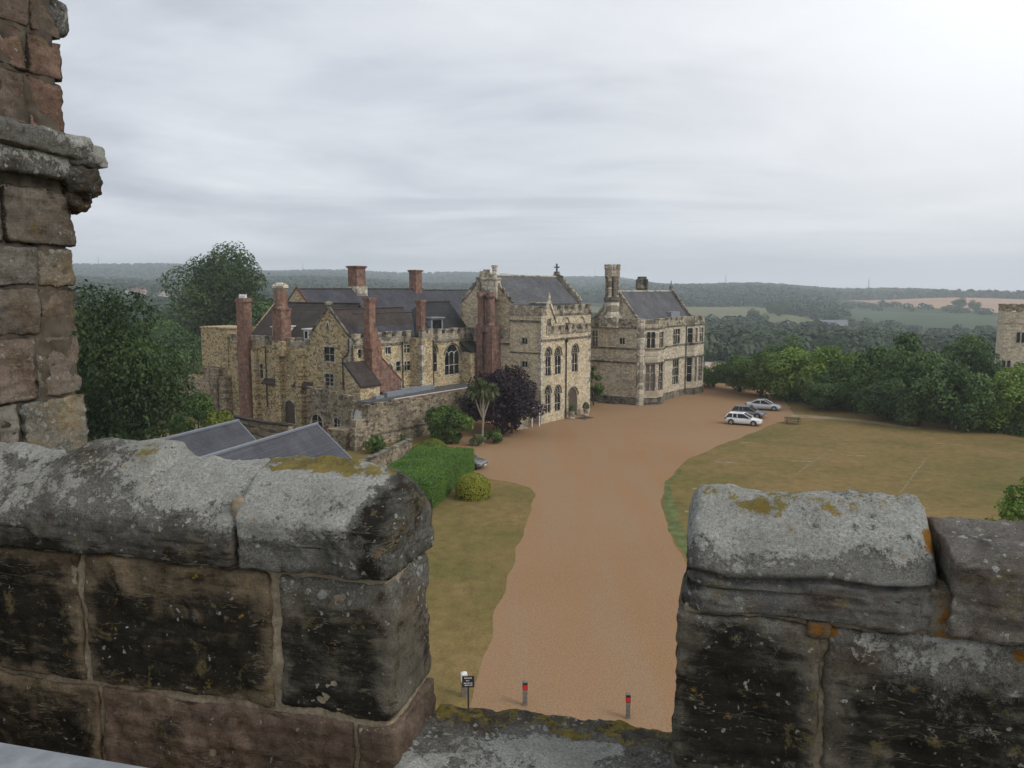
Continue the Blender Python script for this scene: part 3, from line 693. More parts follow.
# ---- east block with the mullioned bays
def east_block():
    b = Bld('bay_fronted_house', 'tall grey stone house with mullioned bays and octagonal chimney right of the great hall', 'house', 101, 51, M['hall'])
    zt = 11.0
    def wallrun(p0, p1, wins=(), par=True, bx=.0):
        b.panel(p0, p1, (0, zt), wins)
        b.crenel(p0, p1, zt - .05, 11.75, 12.3, 1.25, .75, proud=.03)
        for z in (10.85, 7.9, 5.9): b.string(p0, p1, z)
        b.string(p0, p1, 0, 1.05, .1)
    U = (8.2, 10.45); Lo = (2.05, 5.85)
    wallrun((101, 59.6), (101, 51.3), [(rect(.8, 1.75, 8.15, 10.45), 'cross', 2, 1, 'curtain'), (rect(5.35, 6.2, 8.65, 9.5), 'cross', 2, 0)])
    wallrun((101.4, 50.6), (102.9, 49.1), [(rect(.45, 1.65, *U), 'cross', 2, 1), (rect(.35, 1.75, *Lo), 'cross', 2, 2, 'curtain')])
    wallrun((102.9, 49.1), (105.0, 49.1), [(rect(.4, 1.7, *U), 'cross', 2, 1), (rect(.35, 1.75, *Lo), 'cross', 2, 2)])
    wallrun((105.0, 49.1), (106.3, 50.4), [(rect(.4, 1.45, *U), 'cross', 2, 1), (rect(.4, 1.45, *Lo), 'cross', 2, 2)])
    wallrun((106.3, 50.4), (115.4, 50.4), [(rect(.4, 1.5, *U), 'cross', 2, 1), (rect(4.5, 6.9, *U), 'cross', 3, 1), (rect(.3, 1.5, *Lo), 'cross', 2, 2), (rect(4.5, 6.7, *Lo), 'cross', 3, 2)])
    wallrun((115.4, 50.4), (116.4, 49.4), [(rect(.3, 1.1, *U), 'cross', 1, 1), (rect(.3, 1.1, *Lo), 'cross', 1, 2)])
    wallrun((116.4, 49.4), (120.3, 49.4), [(rect(.3, 1.2, *U), 'cross', 2, 1), (rect(1.9, 3.5, *U), 'cross', 3, 1), (rect(.3, 1.2, *Lo), 'cross', 2, 2), (rect(1.9, 3.5, *Lo), 'cross', 3, 2)])
    wallrun((120.3, 49.4), (121.2, 50.4)); wallrun((121.2, 50.4), (121.2, 59.6)); wallrun((121.2, 59.6), (101, 59.6))
    for a, c in ((101.15, 51.0), (105.95, 50.35)): pass
    k = MB(); p = b.L((101.15, 50.95)); k.tube([(p[0], p[1], 0), (p[0], p[1], 12.3)], .58, 8); k.build('corner_buttress', M['dress'], b.t)
    d = MB(); d.poly3([(*b.L(p), 11.2) for p in ((101.3, 59.3), (101.3, 51.2), (103, 49.5), (105, 49.5), (106.3, 50.8), (115.5, 50.8), (116.6, 49.8), (120.2, 49.8), (120.9, 51), (120.9, 59.3))], (0, 0, -.2)); d.build('flat_roof', M['lead'], b.t)
    b.gable_roof('a', 102.3, 120.6, 55.5, 52.0, 59.0, 11.7, 16.15, M['slate_lib'])
    for a, w in ((102.2, 1), (120.7, 0)):
        p0, p1 = ((a, 59.2), (a, 51.8)) if w else ((a, 51.8), (a, 59.2))
        b.panel(p0, p1, [(0, 11), (7.4, 11), (7.4, 11.9), (3.7, 16.4), (0, 11.9)])
        coping(b, (a, 51.8, 11.95), (a, 55.5, 16.45), .36, m='parapet'); coping(b, (a, 59.2, 11.95), (a, 55.5, 16.45), .36, m='parapet')
    octa(b, 120.7, 55.5, [(16.5, .25), (16.9, .3), (17.2, .12), (17.9, .04)], M['blackstone'], 'finial')
    # octagonal stack
    k = MB(); x0, y0 = b.L((100.3, 54.4)); x1, y1 = b.L((102.1, 57.2)); k.box(x0, x1, y0, y1, 11.0, 12.6)
    o = k.build('chimney', M['dress'], b.t)
    octa(b, 101.3, 55.75, [(12.4, 1.35), (13.2, 1.12), (15.0, 1.05)], M['dress'], 'chimney_shaft', o)
    octa(b, 101.3, 55.75, [(14.6, 1.12), (15.0, 1.2), (15.25, 1.2), (15.4, 1.0)], M['blackstone'], 'chimney_shaft', o)
    for i in range(6):
        th = math.pi / 3 * i; octa(b, 101.3 + math.cos(th) * .68, 55.75 + math.sin(th) * .68, [(15.3, .36), (15.5, .30), (16.4, .30), (16.5, .35), (16.65, .30), (17.9, .30), (18.2, .40), (18.35, .40)], M['parapet'] if i % 2 else M['blackstone'], 'chimney_shaft', o)
    octa(b, 101.3, 55.75, [(15.3, .45), (18.3, .45)], M['blackstone'], 'chimney_shaft', o)
    k = MB(); c = b.L((101.3, 55.75))
    k.tube([(*c, 18.3), (*c, 19.3)], 1.1, 8)
    for i in range(8):
        th = math.pi / 4 * i; k.tube([(c[0] + math.cos(th) * .95, c[1] + math.sin(th) * .95, 19.28), (c[0] + math.cos(th) * .95, c[1] + math.sin(th) * .95, 20.0)], .24, 6)
    k.build('chimney_crown', M['parapet'], o)
    # louvred vent turret on the ridge
    o = octa(b, 111.6, 56.2, [(15.6, .75), (16.3, .72), (16.6, .98), (18.0, .95), (18.0, .72), (18.4, .7)], M['blackstone'], 'vent_turret')
    k = MB(); x0, y0 = b.L((113.4, 52.0)); x1, y1 = b.L((116.6, 53.6)); k.box(x0, x1, y0, y1, 11.9, 13.0); k.build('roof_hatch', M['lead'], b.t)
    for a, c in ((106.35, 50.2), (115.3, 50.25)):
        k = MB(); p = b.L((a, c)); k.tube([(*p, .1), (*p, 10.8)], .07, 6); k.build('drainpipe', M['black_metal'], b.t)
    b.done()

# ---- west range
def west_range():
    b = Bld('west_range', 'long tan range with traceried window and dark slate roofs between gabled wing and great hall', 'range', 64, 64, M['range'])
    F = 65.2
    wins = [(rect(4.9, 5.8, 9.0, 9.85), 'sash', 2, 0), (rect(8.0, 9.0, 9.0, 9.9), 'cross', 2, 1), (rect(6.6, 7.35, 6.9, 8.05), 'sash', 1, 1), (rect(8.0, 9.0, 6.85, 7.95), 'cross', 2, 1),
            (arch(5.05, 6.1, 6.45, 7.9), 'arch', 2, 0), (rect(.65, 1.2, 8.85, 9.85), 'sash', 1, 1)]
    b.panel((60, F), (69.3, F), (0, 10.4), wins)
    b.crenel((60.2, F), (69.2, F), 10.3, 10.9, 11.6, .85, .65); b.string((60.1, F), (69.2, F), 10.05)
    # square pier
    for p0, p1 in (((69.0, 65.3), (69.0, 63.3)), ((69.0, 63.3), (70.9, 63.3)), ((70.9, 63.3), (70.9, 64))): b.panel(p0, p1, (0, 10.8))
    quoins(b, 69.0, 63.3, 1, 1, 4.7, 10.6)
    b.crenel((69.0, 63.3), (70.9, 63.3), 10.7, 11.2, 11.8, .8, .4)
    b.panel((70.9, 64), (79.5, 64), (0, 10.4), [(arch(.35, 1.55, 6.5, 9.75), 'arch', 2, 1), (arch(3.0, 5.8, 5.9, 9.65, .8), 'arch', 3, 1)])
    for s0, s1, z1 in ((.35, 1.55, 9.75), (3.0, 5.8, 9.65)):
        hood = MB(); q = [e for e in arch(s0, s1, 6, z1, 1 if s0 < 1 else .8) if e[1] > z1 - 1.5]; q.sort(key=lambda e: e[0]); m = (s0 + s1) / 2
        hood.tube([(*b.L((70.9 + e[0] + (e[0] - m) * .18, 63.88)), e[1] + .16) for e in q], .08, 5); hood.build('hood_mould', M['blackstone'], b.t)
    b.crenel((71, 64), (79.4, 64), 10.3, 10.95, 11.65, .85, .65); b.string((70.9, 64), (79.5, 64), 10.05)
    k = MB(); x0, y0 = b.L((76.9, 62.3)); x1, y1 = b.L((79.3, 63.95)); k.box(x0, x1, y0, y1, 0, 8.6); k.build('annexe', M['range'], b.t)
    k = MB(); k.poly3([(x0 - .2, y0 - .2, 8.6), (x1, y0 - .2, 8.6), (x1, y1, 9.8), (x0 - .2, y1, 9.8)], (0, 0, .15)); k.build('annexe_roof', M['slate_dark'], b.t)
    b.panel((116, 97), (72, 97), (0, 11)); b.panel((116, 84), (116, 97), (0, 11)); b.panel((72, 84), (116, 84), (0, 11)); b.panel((72, 95.4), (72, 83.4), [(0, 4), (12, 4), (12, 11), (6, 16.6), (0, 11)])
    b.gable_roof('a', 70.3, 79.6, 68, 64.4, 71.6, 10.9, 14.85, M['slate_dark'], hip=4.0)
    b.gable_roof('a', 60.5, 74, 68.6, 65.5, 71.8, 10.8, 13.6, M['slate'], hip=2.6)
    b.gable_roof('a', 72.1, 98, 89.4, 83.4, 95.4, 10.9, 16.5, M['slate'])
    b.gable_roof('a', 98.05, 116, 89.9, 83.8, 96, 10.6, 16.3, M['slate'])
    coping(b, (72.05, 83.3, 11.0), (72.05, 89.4, 16.65), .25, m='tile_red'); coping(b, (72.05, 95.4, 11.0), (72.05, 89.4, 16.65), .25, m='tile_red')
    chimney(b, 83.3, 89.4, 14.5, 19.95, 1.8, 1.9, M['brick'], flare=.24)
    k = MB(); x0, y0 = b.L((82.2, 88.3)); x1, y1 = b.L((84.4, 90.5)); k.box(x0, x1, y0, y1, 14, 16.9); k.build('chimney_base', M['dress'], b.t)
    chimney(b, 96.2, 89.4, 15, 19.6, 1.45, 1.5, M['brick'], flare=.22)
    chimney(b, 69.9, 64.2, 11.4, 15.2, .75, .8, M['brick'], flare=.12)
    # stack with sloping shoulders in the corner
    k = MB(); x, y = b.L((62.0, 64.55))
    k.box(x - .48, x + .42, y - .40, y + .40, 12.3, 15.1)
    for i, (w, z0, z1) in enumerate(((.55, 11.9, 12.3), (.68, 11.4, 11.9), (.86, 10.9, 11.4), (1.0, 9.9, 10.9))): k.box(x - .5 - i * .03, x + w, y - .42 - i * .05, y + .5, z0, z1)
    k.box(x - .45, x + 1.1, y - .62, y + .55, 5, 9.9); k.box(x - .56, x + .5, y - .48, y + .48, 15.1, 15.3); k.box(x - .62, x + .56, y - .54, y + .54, 15.3, 15.55)
    o = k.build('chimney', M['brick'], b.t)
    k = MB(); k.poly3([(x + 1.12, y - .65, 8.9), (x + 1.12, y + .6, 8.9), (x + 4.2, y + .6, 6.1), (x + 4.2, y - .65, 6.1)], (0, 0, -.2))
    k.build('chimney_shoulder', M['tile_red'], o)
    k = MB(); k.poly3([(x + 1.1, y - .6, 4), (x + 4.15, y - .6, 4), (x + 4.15, y - .6, 5.9), (x + 1.1, y - .6, 8.7)], (0, 1.1, 0)); k.build('chimney_plinth', M['brick_dark'], o)
    # small dormer
    k = MB(); x0, y0 = b.L((72.6, 65.0)); x1, y1 = b.L((74.8, 67.0)); k.box(x0, x1, y0, y1, 11.2, 12.9); k.box(x0 - .2, x1 + .2, y0 - .25, y1, 12.9, 13.05)
    o = k.build('dormer', M['lead'], b.t); g = MB(); g.box(x0 + .3, x1 - .3, y0 - .03, y0 + .05, 11.5, 12.7); g.build('glass', M['glass'], o)
    for a in (67.6, 70.95):
        k = MB(); p = b.L((a, 63.2 if a > 69 else 65.05)); k.tube([(*p, 4.6), (*p, 10.4)], .06, 6); k.build('drainpipe', M['black_metal'], b.t)
    b.done()

# ---- gabled wing on the left
def gabled_wing():
    b = Bld('gabled_wing', 'tan rubble stone wing with pointed gable, brown tiled roof and two tall brick chimneys', 'house', 60, 72, M['wing'])
    # front wall, long, facing the viewer; s runs from the left end (c 93.8)
    S0 = 93.8
    out = [(0, 0), (S0 - 65.7, 0), (S0 - 65.7, 11.1), (S0 - 66.1, 11.45), (S0 - 69.15, 14.35), (S0 - 72.4, 11.1), (S0 - 72.4, 9.95), (6.0, 9.95), (6.0, 9.3), (0, 9.3)]
    P = lambda c0, c1, z0, z1: rect(S0 - c0, S0 - c1, z0, z1)
    wins = [(P(70.05, 68.3, 8.3, 10.0), 'sash', 2, 1), (P(70.0, 68.55, 5.5, 6.95), 'sash', 2, 2), (arch(S0 - 77.4, S0 - 75.5, .5, 3.3, .6), 'door'), (P(81.9, 81.3, 5.6, 7.4), 'cross', 1, 1),
            (P(69.45, 69.2, 12.0, 12.7), 'none', 1, 0), (P(69.65, 69.0, 12.28, 12.42), 'none', 1, 0)][:5]
    b.panel((60, 93.8), (60, 65.7), out, wins)
    b.crenel((60, 87.8), (60, 72.5), 9.8, 10.25, 10.85, .8, .75)
    b.panel((60, 65.7), (64, 65.7), (0, 11.1)); b.panel((60, 98.0), (60, 93.8), (0, 5.2)); b.panel((67, 93.8), (60, 93.8), (0, 10.5)); b.panel((72, 65.7), (72, 93.8), (0, 10.5)); b.panel((72, 93.8), (67, 93.8), (0, 9.5))
    quoins(b, 60, 65.7, 1, 1, 5, 11)
    # taller block at the left end
    k = MB(); x0, y0 = b.L((59.85, 88.2)); x1, y1 = b.L((64, 93.9)); k.box(x0, x1, y0, y1, 6.5, 11.45); k.box(x0 - .1, x1 + .1, y0 - .1, y1 + .1, 11.45, 11.65); k.build('end_block', M['wing'], b.t)
    k = MB()
    for i, (c0, c1, zt, da) in enumerate(((89.5, 92.0, 6.4, 1.4), (90.5, 95, 4.6, 2.2), (92, 97, 3.2, 2.8), (87.8, 89.2, 5.4, 1.0), (95.5, 98.5, 4.2, 1.2))):
        x0, y0 = b.L((60 - da, c0)); x1, y1 = b.L((59.98 - i * .004, c1)); k.box(x0, x1, y0, y1, 0, zt)
    k.build('ruined_buttress', M['rubble'], b.t)
    for c0, c1, zt in ((82.2, 82.8, 9.2), (77.45, 78.2, 8.6), (73.6, 74.5, 9.4)):
        k = MB(); x0, y0 = b.L((59.4, c0)); x1, y1 = b.L((59.98, c1)); k.box(x0, x1, y0, y1, 0, zt); k.build('buttress', M['wing'], b.t)
    for c0, c1, z in ((77.9, 81.0, 5.0), (72.1, 75.2, 5.05)):
        k = MB(); x0, y0 = b.L((59.4, c0)); x1, y1 = b.L((59.99, c1)); k.poly3([(x0, y0, z), (x0, y1, z), (x1, y1, z + .55), (x1, y0, z + .55)], (0, 0, .14)); k.build('pentice', M['tile'], b.t)
    b.gable_roof('c', 70.5, 86.2, 66, 61.0, 71, 9.9, 14.75, M['tile'])
    b.panel((71, 86.3), (61, 86.3), [(0, 9), (10, 9), (10, 10.1), (5, 14.9), (0, 10.1)])
    b.gable_roof('a', 60.3, 72, 69.15, 66.0, 72.3, 11.2, 14.2, M['tile'])
    coping(b, (60.05, 66.0, 11.4), (60.05, 69.15, 14.45), .3, m='blackstone'); coping(b, (60.05, 72.5, 11.1), (60.05, 69.15, 14.45), .3, m='blackstone')
    octa(b, 60.1, 69.15, [(14.3, .35), (14.7, .42), (14.7, .55), (14.95, .5), (15.2, .2)], M['blackstone'], 'finial')
    # left chimney, down the face of the wall
    k = MB(); x0, y0 = b.L((59.0, 83.3)); x1, y1 = b.L((59.97, 84.95)); k.box(x0, x1, y0, y1, 0, 11.2)
    x0 += .05; k.box(x0, x1 + .2, y0 + .05, y1 - .05, 11.2, 14.9); k.box(x0 - .1, x1 + .3, y0 - .07, y1 + .07, 14.9, 15.15); k.box(x0 - .02, x1 + .22, y0, y1, 15.15, 15.4)
    o = k.build('chimney', M['brick'], b.t)
    for i in range(3):
        q = MB(); q.tube([((x0 + x1) / 2, y0 + .3 + i * .5, 15.4), ((x0 + x1) / 2, y0 + .3 + i * .5, 15.85)], [.2, .16], 8); q.build('chimney_pot', M['white'], o)
    # right chimney, brick below, pale stone above
    k = MB(); x0, y0 = b.L((59.4, 76.7)); x1, y1 = b.L((60.8, 78.4)); k.box(x0, x1, y0, y1, 9.4, 14.0); k.box(x0 - .08, x1 + .08, y0 - .08, y1 + .08, 14.0, 14.25); o = k.build('chimney', M['brick'], b.t)
    k = MB(); k.box(x0 - .1, x1 + .1, y0 - .12, y1 + .12, 8.6, 10.4); k.build('chimney_base', M['wing'], o)
    c = ((x0 + x1) / 2, (y0 + y1) / 2); k = MB(); k.tube([(*c, 14.2), (*c, 14.5), (*c, 16.4)], [.95, .78, .76], 8); k.build('chimney_shaft', M['brick_warm'], o)
    k = MB(); k.tube([(*c, 16.4), (*c, 16.6), (*c, 16.9), (*c, 17.25)], [.78, 1.0, 1.0, .55], 8); k.build('chimney_cap', M['dress'], o)
    for c0, c1, z0, z1, a0 in ((78.9, 79.9, 10.4, 11.9, 60.5), (73.0, 74.7, 10.6, 11.75, 61.0)):
        k = MB(); x0, y0 = b.L((a0, c0)); x1, y1 = b.L((63.4, c1)); k.box(x0, x1, y0, y1, z0 - .4, z1); k.box(x0 - .2, x1, y0 - .15, y1 + .15, z1, z1 + .14); o = k.build('dormer', M['white'], b.t)
        g = MB(); n = 1 if c1 - c0 < 1.5 else 2
        for i in range(n):
            w = (y1 - y0) / n; g.box(x0 - .03, x0 + .1, y0 + w * i + .2, y0 + w * (i + 1) - .2, z0 + .15, z1 - .2)
        g.build('glass', M['glass'], o)
    k = MB(); k.tube([(*b.L((59.92, 65.9)), 11.0), (*b.L((59.92, 65.9)), 9.6), (*b.L((59.92, 66.9)), 8.7), (*b.L((59.92, 66.9)), 5.5)], .06, 6); k.tube([(*b.L((59.9, 80.6)), 9.5), (*b.L((59.9, 80.6)), 2.2)], .06, 6); k.build('drainpipe', M['black_metal'], b.t)
    b.done()

# ---- low yard building with the flat roof
def yard_building():
    b = Bld('flat_roofed_outbuilding', 'low rubble walled outbuilding with grey flat roof in front of the west range', 'outbuilding', 60, 62, M['rubble'])
    b.panel((57, 60), (74.5, 60), (0, 4.25)); b.panel((74.5, 60), (74.5, 64), (0, 4.25))
    S0 = 69.5
    b.panel((57, 69.5), (57, 60), [(0, 0), (9.5, 0), (9.5, 4.25), (9.0, 4.7), (5, 5.0), (2, 5.5), (0, 5.6)],
            [(arch(.6, 2.4, 1.2, 2.75, .6), 'sash', 2, 1), (arch(4.2, 5.2, 1.3, 2.7, .6), 'sash', 2, 1), (arch(7.2, 8.5, 1.4, 4.0, .9), 'none', 1, 0, 'white')])
    b.panel((60, 69.5), (57, 69.5), (0, 5.6))
    b.string((57, 60), (74.5, 60), 1.2, .16, .1)
    # ragged top course of the long wall
    rnd = random.Random(4); k = MB(); x = 57.0
    while x < 74.3:
        w = rnd.uniform(.4, 1.1); q0 = b.L((x, 60)); k.obox(q0, (q0[0] + w, q0[1]), -.45, .06, 4.2, 4.2 + rnd.uniform(.12, .42)); x += w + rnd.uniform(.02, .3)
    q = b.L((57, 69.5)); y = 0
    while y < 9.2:
        w = rnd.uniform(.5, 1.1); k.obox((q[0], q[1] - y), (q[0], q[1] - y - w), -.4, .07, 4.3 if y > 7 else 4.75, (4.9 if y > 7 else 5.65) - y * .06 + rnd.uniform(0, .2)); y += w + .1
    k.build('wall_top_stones', M['rubble'], b.t)
    k = MB(); k.poly3([(*b.L(p), 4.62) for p in ((57.8, 60.9), (79.3, 60.9), (79.3, 63.9), (64, 63.9), (62, 66), (57.8, 66))], (0, 0, -.25)); o = k.build('flat_roof', M['felt'], b.t)
    k = MB(); k.obox(b.L((61.8, 60.85)), b.L((74.4, 60.85)), -.05, .02, 4.2, 4.56); k.build('fascia', M['white'], b.t)
    k = MB(); k.obox(b.L((61.4, 60.8)), b.L((74.4, 60.8)), .03, .55, 4.3, 4.5); k.build('brick_coping', M['brick'], b.t)
    # raised lead trunking on the roof
    k = MB()
    for a0, a1, c0, c1, h in ((61.9, 64.5, 62.0, 62.7, .5), (64.5, 67.5, 62.3, 63.0, .6), (67.5, 70.5, 62.7, 63.2, .5), (60.0, 61.2, 61.8, 62.4, .3)):
        x0, y0 = b.L((a0, c0)); x1, y1 = b.L((a1, c1)); k.box(x0, x1, y0, y1, 4.6, 4.62 + h)
    k.build('roof_trunking', M['lead'], b.t)
    # steep lean-to in the corner with the gabled wing
    k = MB(); p = [(58.5, 65.25, 8.6), (61.65, 65.25, 8.6), (61.65, 62.6, 6.1), (58.5, 62.6, 6.1)]
    k.poly3([(*b.L(q[:2]), q[2]) for q in p], (0, 0, -.2)); o = k.build('lean_to_roof', M['tile'], b.t)
    k = MB(); k.poly3([(*b.L((58.6, 65.1)), 4), (*b.L((58.6, 62.75)), 4), (*b.L((58.6, 62.75)), 6.05), (*b.L((58.6, 65.1)), 8.25)], (2.9, 0, 0)); k.build('lean_to', M['range'], b.t)
    k = MB(); k.tube([(*b.L((58.5, 65.25)), 8.65), (*b.L((58.5, 62.6)), 6.15)], .09, 5); k.build('lean_to_verge', M['black_metal'], b.t)
    # ruined buttresses and brick stump at the front corner
    k = MB()
    for a0, a1, c0, c1, z in ((55.6, 57, 60.3, 61.2, 3.0), (54.6, 56.98, 61.0, 63.6, 2.0), (54.8, 56.96, 59.6, 60.4, 2.3)):
        x0, y0 = b.L((a0, c0)); x1, y1 = b.L((a1, c1)); k.box(x0, x1, y0, y1, 0, z)
    k.build('ruined_buttress', M['rubble'], b.t)
    k = MB(); k.poly3([(*b.L((54.9, 63.7)), 0), (*b.L((54.9, 68.6)), 0), (*b.L((54.9, 68.6)), .5), (*b.L((54.9, 63.7)), 2.3)], (.5, 0, 0)); k.build('brick_stump', M['brick_warm'], b.t)
    b.done()
great_hall(); east_block(); west_range(); gabled_wing(); yard_building()

# ---- near slate roofed sheds, square to the gatehouse
WA = R(14.2)
def near_sheds():
    ang = R(-17.8)
    t = thing('slate_roofed_shed', 'shed with twin blue-grey slate roofs just beyond the parapet', 'shed', (-17.5, 55, 0), ang)
    # local y runs away, x to the right
    def ridge(x0, y0, y1, zr, wl, wr, ze):
        b = MB(); th = .16
        b.poly3([(x0, y0, zr), (x0, y1, zr), (x0 + wr, y1, ze), (x0 + wr, y0, ze)], (0, 0, -th)); b.poly3([(x0, y0, zr), (x0, y1, zr), (x0 - wl, y1, ze), (x0 - wl, y0, ze)], (0, 0, -th))
        o = b.build('roof', M['slate_near'], t)
        k = MB(); k.tube([(x0, y0, zr + .03), (x0, y1 + .05, zr + .03)], .13, 6); k.tube([(x0, y1, zr), (x0 + wr, y1, ze)], .08, 6); k.build('ridge_capping', M['ridge'], o)
        w = MB(); w.poly3([(x0 - wl + .2, y1 - .3, 0), (x0 + wr - .2, y1 - .3, 0), (x0 + wr - .2, y1 - .3, ze - .1), (x0, y1 - .3, zr - .25), (x0 - wl + .2, y1 - .3, ze - .1)], (0, -.3, 0))
        w.box(x0 - wl + .3, x0 - wl + .6, y0, y1 - .6, 0, ze - .15); w.box(x0 + wr - .6, x0 + wr - .3, y0, y1 - .6, 0, ze - .15); w.build('wall', M['rubble'], t)
    c, s = math.cos(-ang), math.sin(-ang)
    def loc(x, y): x += 17.5; y -= 55; return (x * c - y * s, x * s + y * c)
    ex, ey = loc(-15.27, 61.06); fx, fy = loc(-21.95, 62.5)
    ridge(ex, ey - 34, ey, 6.0, 3.2, 4.6, 2.0); ridge(fx, fy - 20, fy, 6.0, 3.6, 3.45, 2.8)
near_sheds()

#@@SECTION3
# ------------------------------------------------------------------ church-like tower at the right edge, garden walls
def edge_tower():
    # a square battlemented tower standing among the trees; local x to the right, y away
    t = thing('stone_tower', 'square battlemented stone tower rising behind the trees at the right edge', 'tower', (97.5, 150, -3), R(-24))
    b = MB(); w = 4.2
    b.box(-w, w, -w, w, -6, 13.2); b.box(-w - .12, w + .12, -w - .12, w + .12, 13.2, 13.5); b.box(-w + .03, w - .03, -w + .03, w - .03, 13.5, 15.3); b.build('wall', M['hall'], t)
    k = MB()
    for i in range(5):
        x = -w + i * (2 * w - 1.1) / 4
        for y0, y1 in ((-w, -w + .5), (w - .5, w)): k.box(x, x + 1.1, y0, y1, 15.3, 16.5); k.box(x - .06, x + 1.16, y0 - .06, y1 + .06, 16.5, 16.66)
    for i in range(1, 4):
        y = -w + i * (2 * w - 1.1) / 4
        for x0, x1 in ((-w, -w + .5), (w - .5, w)): k.box(x0, x1, y, y + 1.1, 15.3, 16.5); k.box(x0 - .06, x1 + .06, y - .06, y + 1.16, 16.5, 16.66)
    k.build('parapet', M['rubble'], t)
    for x, z, h in ((-1.4, 9.6, 1.9), (-3.4, 4.6, 1.6), (2.2, 9.6, 1.9)):
        f = MB(); f.box(x - .85, x + .85, -w - .1, -w + .02, z - .2, z + h + .2); o = f.build('window', M['dress'], t); g = MB()
        for s in (-1, 1): g.box(x + s * .4 - .27, x + s * .4 + .27, -w - .13, -w - .05, z, z + h)
        g.build('glass', M['glass'], o)
edge_tower()

def stone_wall(name, label, pts, h, th, m, cap=None, cat='wall', group=None):
    t = thing(name, label, cat, (pts[0][0], pts[0][1], 0), 0, group); o = pts[0]
    b = MB(); c = MB(); rnd = random.Random(len(label))
    for p, q in zip(pts[:-1], pts[1:]):
        n = max(1, int(math.dist(p, q) / 1.0))
        for i in range(n):
            a = (p[0] + (q[0] - p[0]) * i / n - o[0], p[1] + (q[1] - p[1]) * i / n - o[1]); e = (p[0] + (q[0] - p[0]) * (i + 1) / n - o[0], p[1] + (q[1] - p[1]) * (i + 1) / n - o[1])
            hh = h + rnd.uniform(-.06, .06); b.obox(a, e, -th / 2, th / 2, -.2, hh)
            if cap: c.obox(a, e, -th / 2 - .08, th / 2 + .08, hh + .002, hh + .16)
    b.build('masonry', m, t)
    if cap: c.build('coping', cap, t)
    return t
stone_wall('garden_wall', 'dark rubble garden wall with pale sloping coping beside the clipped hedge', [(-14.6, 62.0), (-12.7, 67.9), (-10.1, 77.0)], 1.65, .45, M['rubble'], M['blackstone'])
stone_wall('garden_wall', 'broken tan wall across the lawn left of the gabled wing', [(-58, 128), (-47, 121), (-39, 117.5)], 2.3, .6, M['wing'], M['dress'])
stone_wall('garden_wall', 'weathered yard wall below the gabled wing, behind the twin slate roofs', [(-36, 90), (-27.5, 83.0), (-22.6, 79.5)], 2.6, .5, M['rubble'], M['tile'])
def pink_shed():
    t = thing('low_shed', 'low shed with pale pink tiled roof under the trees right of the bay fronted house', 'shed', (39.5, 140, 0), R(-20))
    b = MB(); b.box(-4.5, 4.5, -2, 2, -1, 2.0); b.build('wall', M['wood_dark'], t)
    k = MB(); k.poly3([(-5, -2.6, 1.9), (5, -2.6, 1.9), (5, 0, 3.3), (-5, 0, 3.3)], (0, 0, .15)); k.poly3([(-5, 2.6, 1.9), (5, 2.6, 1.9), (5, 0, 3.3), (-5, 0, 3.3)], (0, 0, .15)); k.build('roof', M['pinktile'], t)
M['pinktile'] = plain('pale_tile', (.50, .38, .33), .8, .12, 2)
pink_shed()

# ------------------------------------------------------------------ trees and shrubs
BIG = crown_mesh('big', 1, 6.5, 15, 30000, .29, lobes=34)
MID = [crown_mesh('mid%d' % i, 20 + i, 5, 8.5, 8500, .40, lobes=26) for i in range(3)]
tree('dark leafy tree filling the gap beside the turret', -29.8, 58, BIG, (.92, .92, 1.16), M['leaf_mid'], trunk_h=3, trunk_r=.45, crown_z=.9, rz=.4, crown_r=5, z=0)
tree('broad dark tree behind the twin slate roofs', -36.0, 71, BIG, (.85, .85, .86), M['leaf_mid'], trunk_h=3, trunk_r=.4, crown_z=.6, rz=2.4, crown_r=5, z=0)
tree('low spreading tree half hidden by the turret', -43, 66, BIG, (1.0, 1.0, 1.15), M['leaf_mid'], trunk_h=3, trunk_r=.4, crown_z=.8, rz=4.1, crown_r=5, z=0)
TALL = leafmesh('crown', *crown_cloud(77, 11.5, 20.5, 19000, .60, lobes=38))
tree('tall open crowned tree rising above all others behind the gabled wing', -59.5, 165, TALL, (1.0, 1.0, 1.0), M['leaf_mid'], trunk_h=7, trunk_r=.7, crown_z=5.5, rz=1, crown_r=7, branches=9)
for x, y, s, lab in [(-72, 158, 1.15, 'round dark tree left of the tall open crowned tree'), (-50, 160, 1.35, 'dense dark tree close behind the left end of the gabled wing'), (-63, 150, 1.05, 'dark bushy tree at the foot of the tall open crowned tree'),
                     (-80, 172, 1.0, 'grey-green tree at the far left edge of the lawn'), (-46, 172, 1.1, 'dark tree showing above the brown tiled roof')]:
    tree(lab, x, y, MID[int(x) % 3], (s * 1.15, s * 1.15, s * 1.3), M['leaf_dark'], trunk_h=2, trunk_r=.35, crown_z=.2, rz=x, group='trees behind the gabled wing')
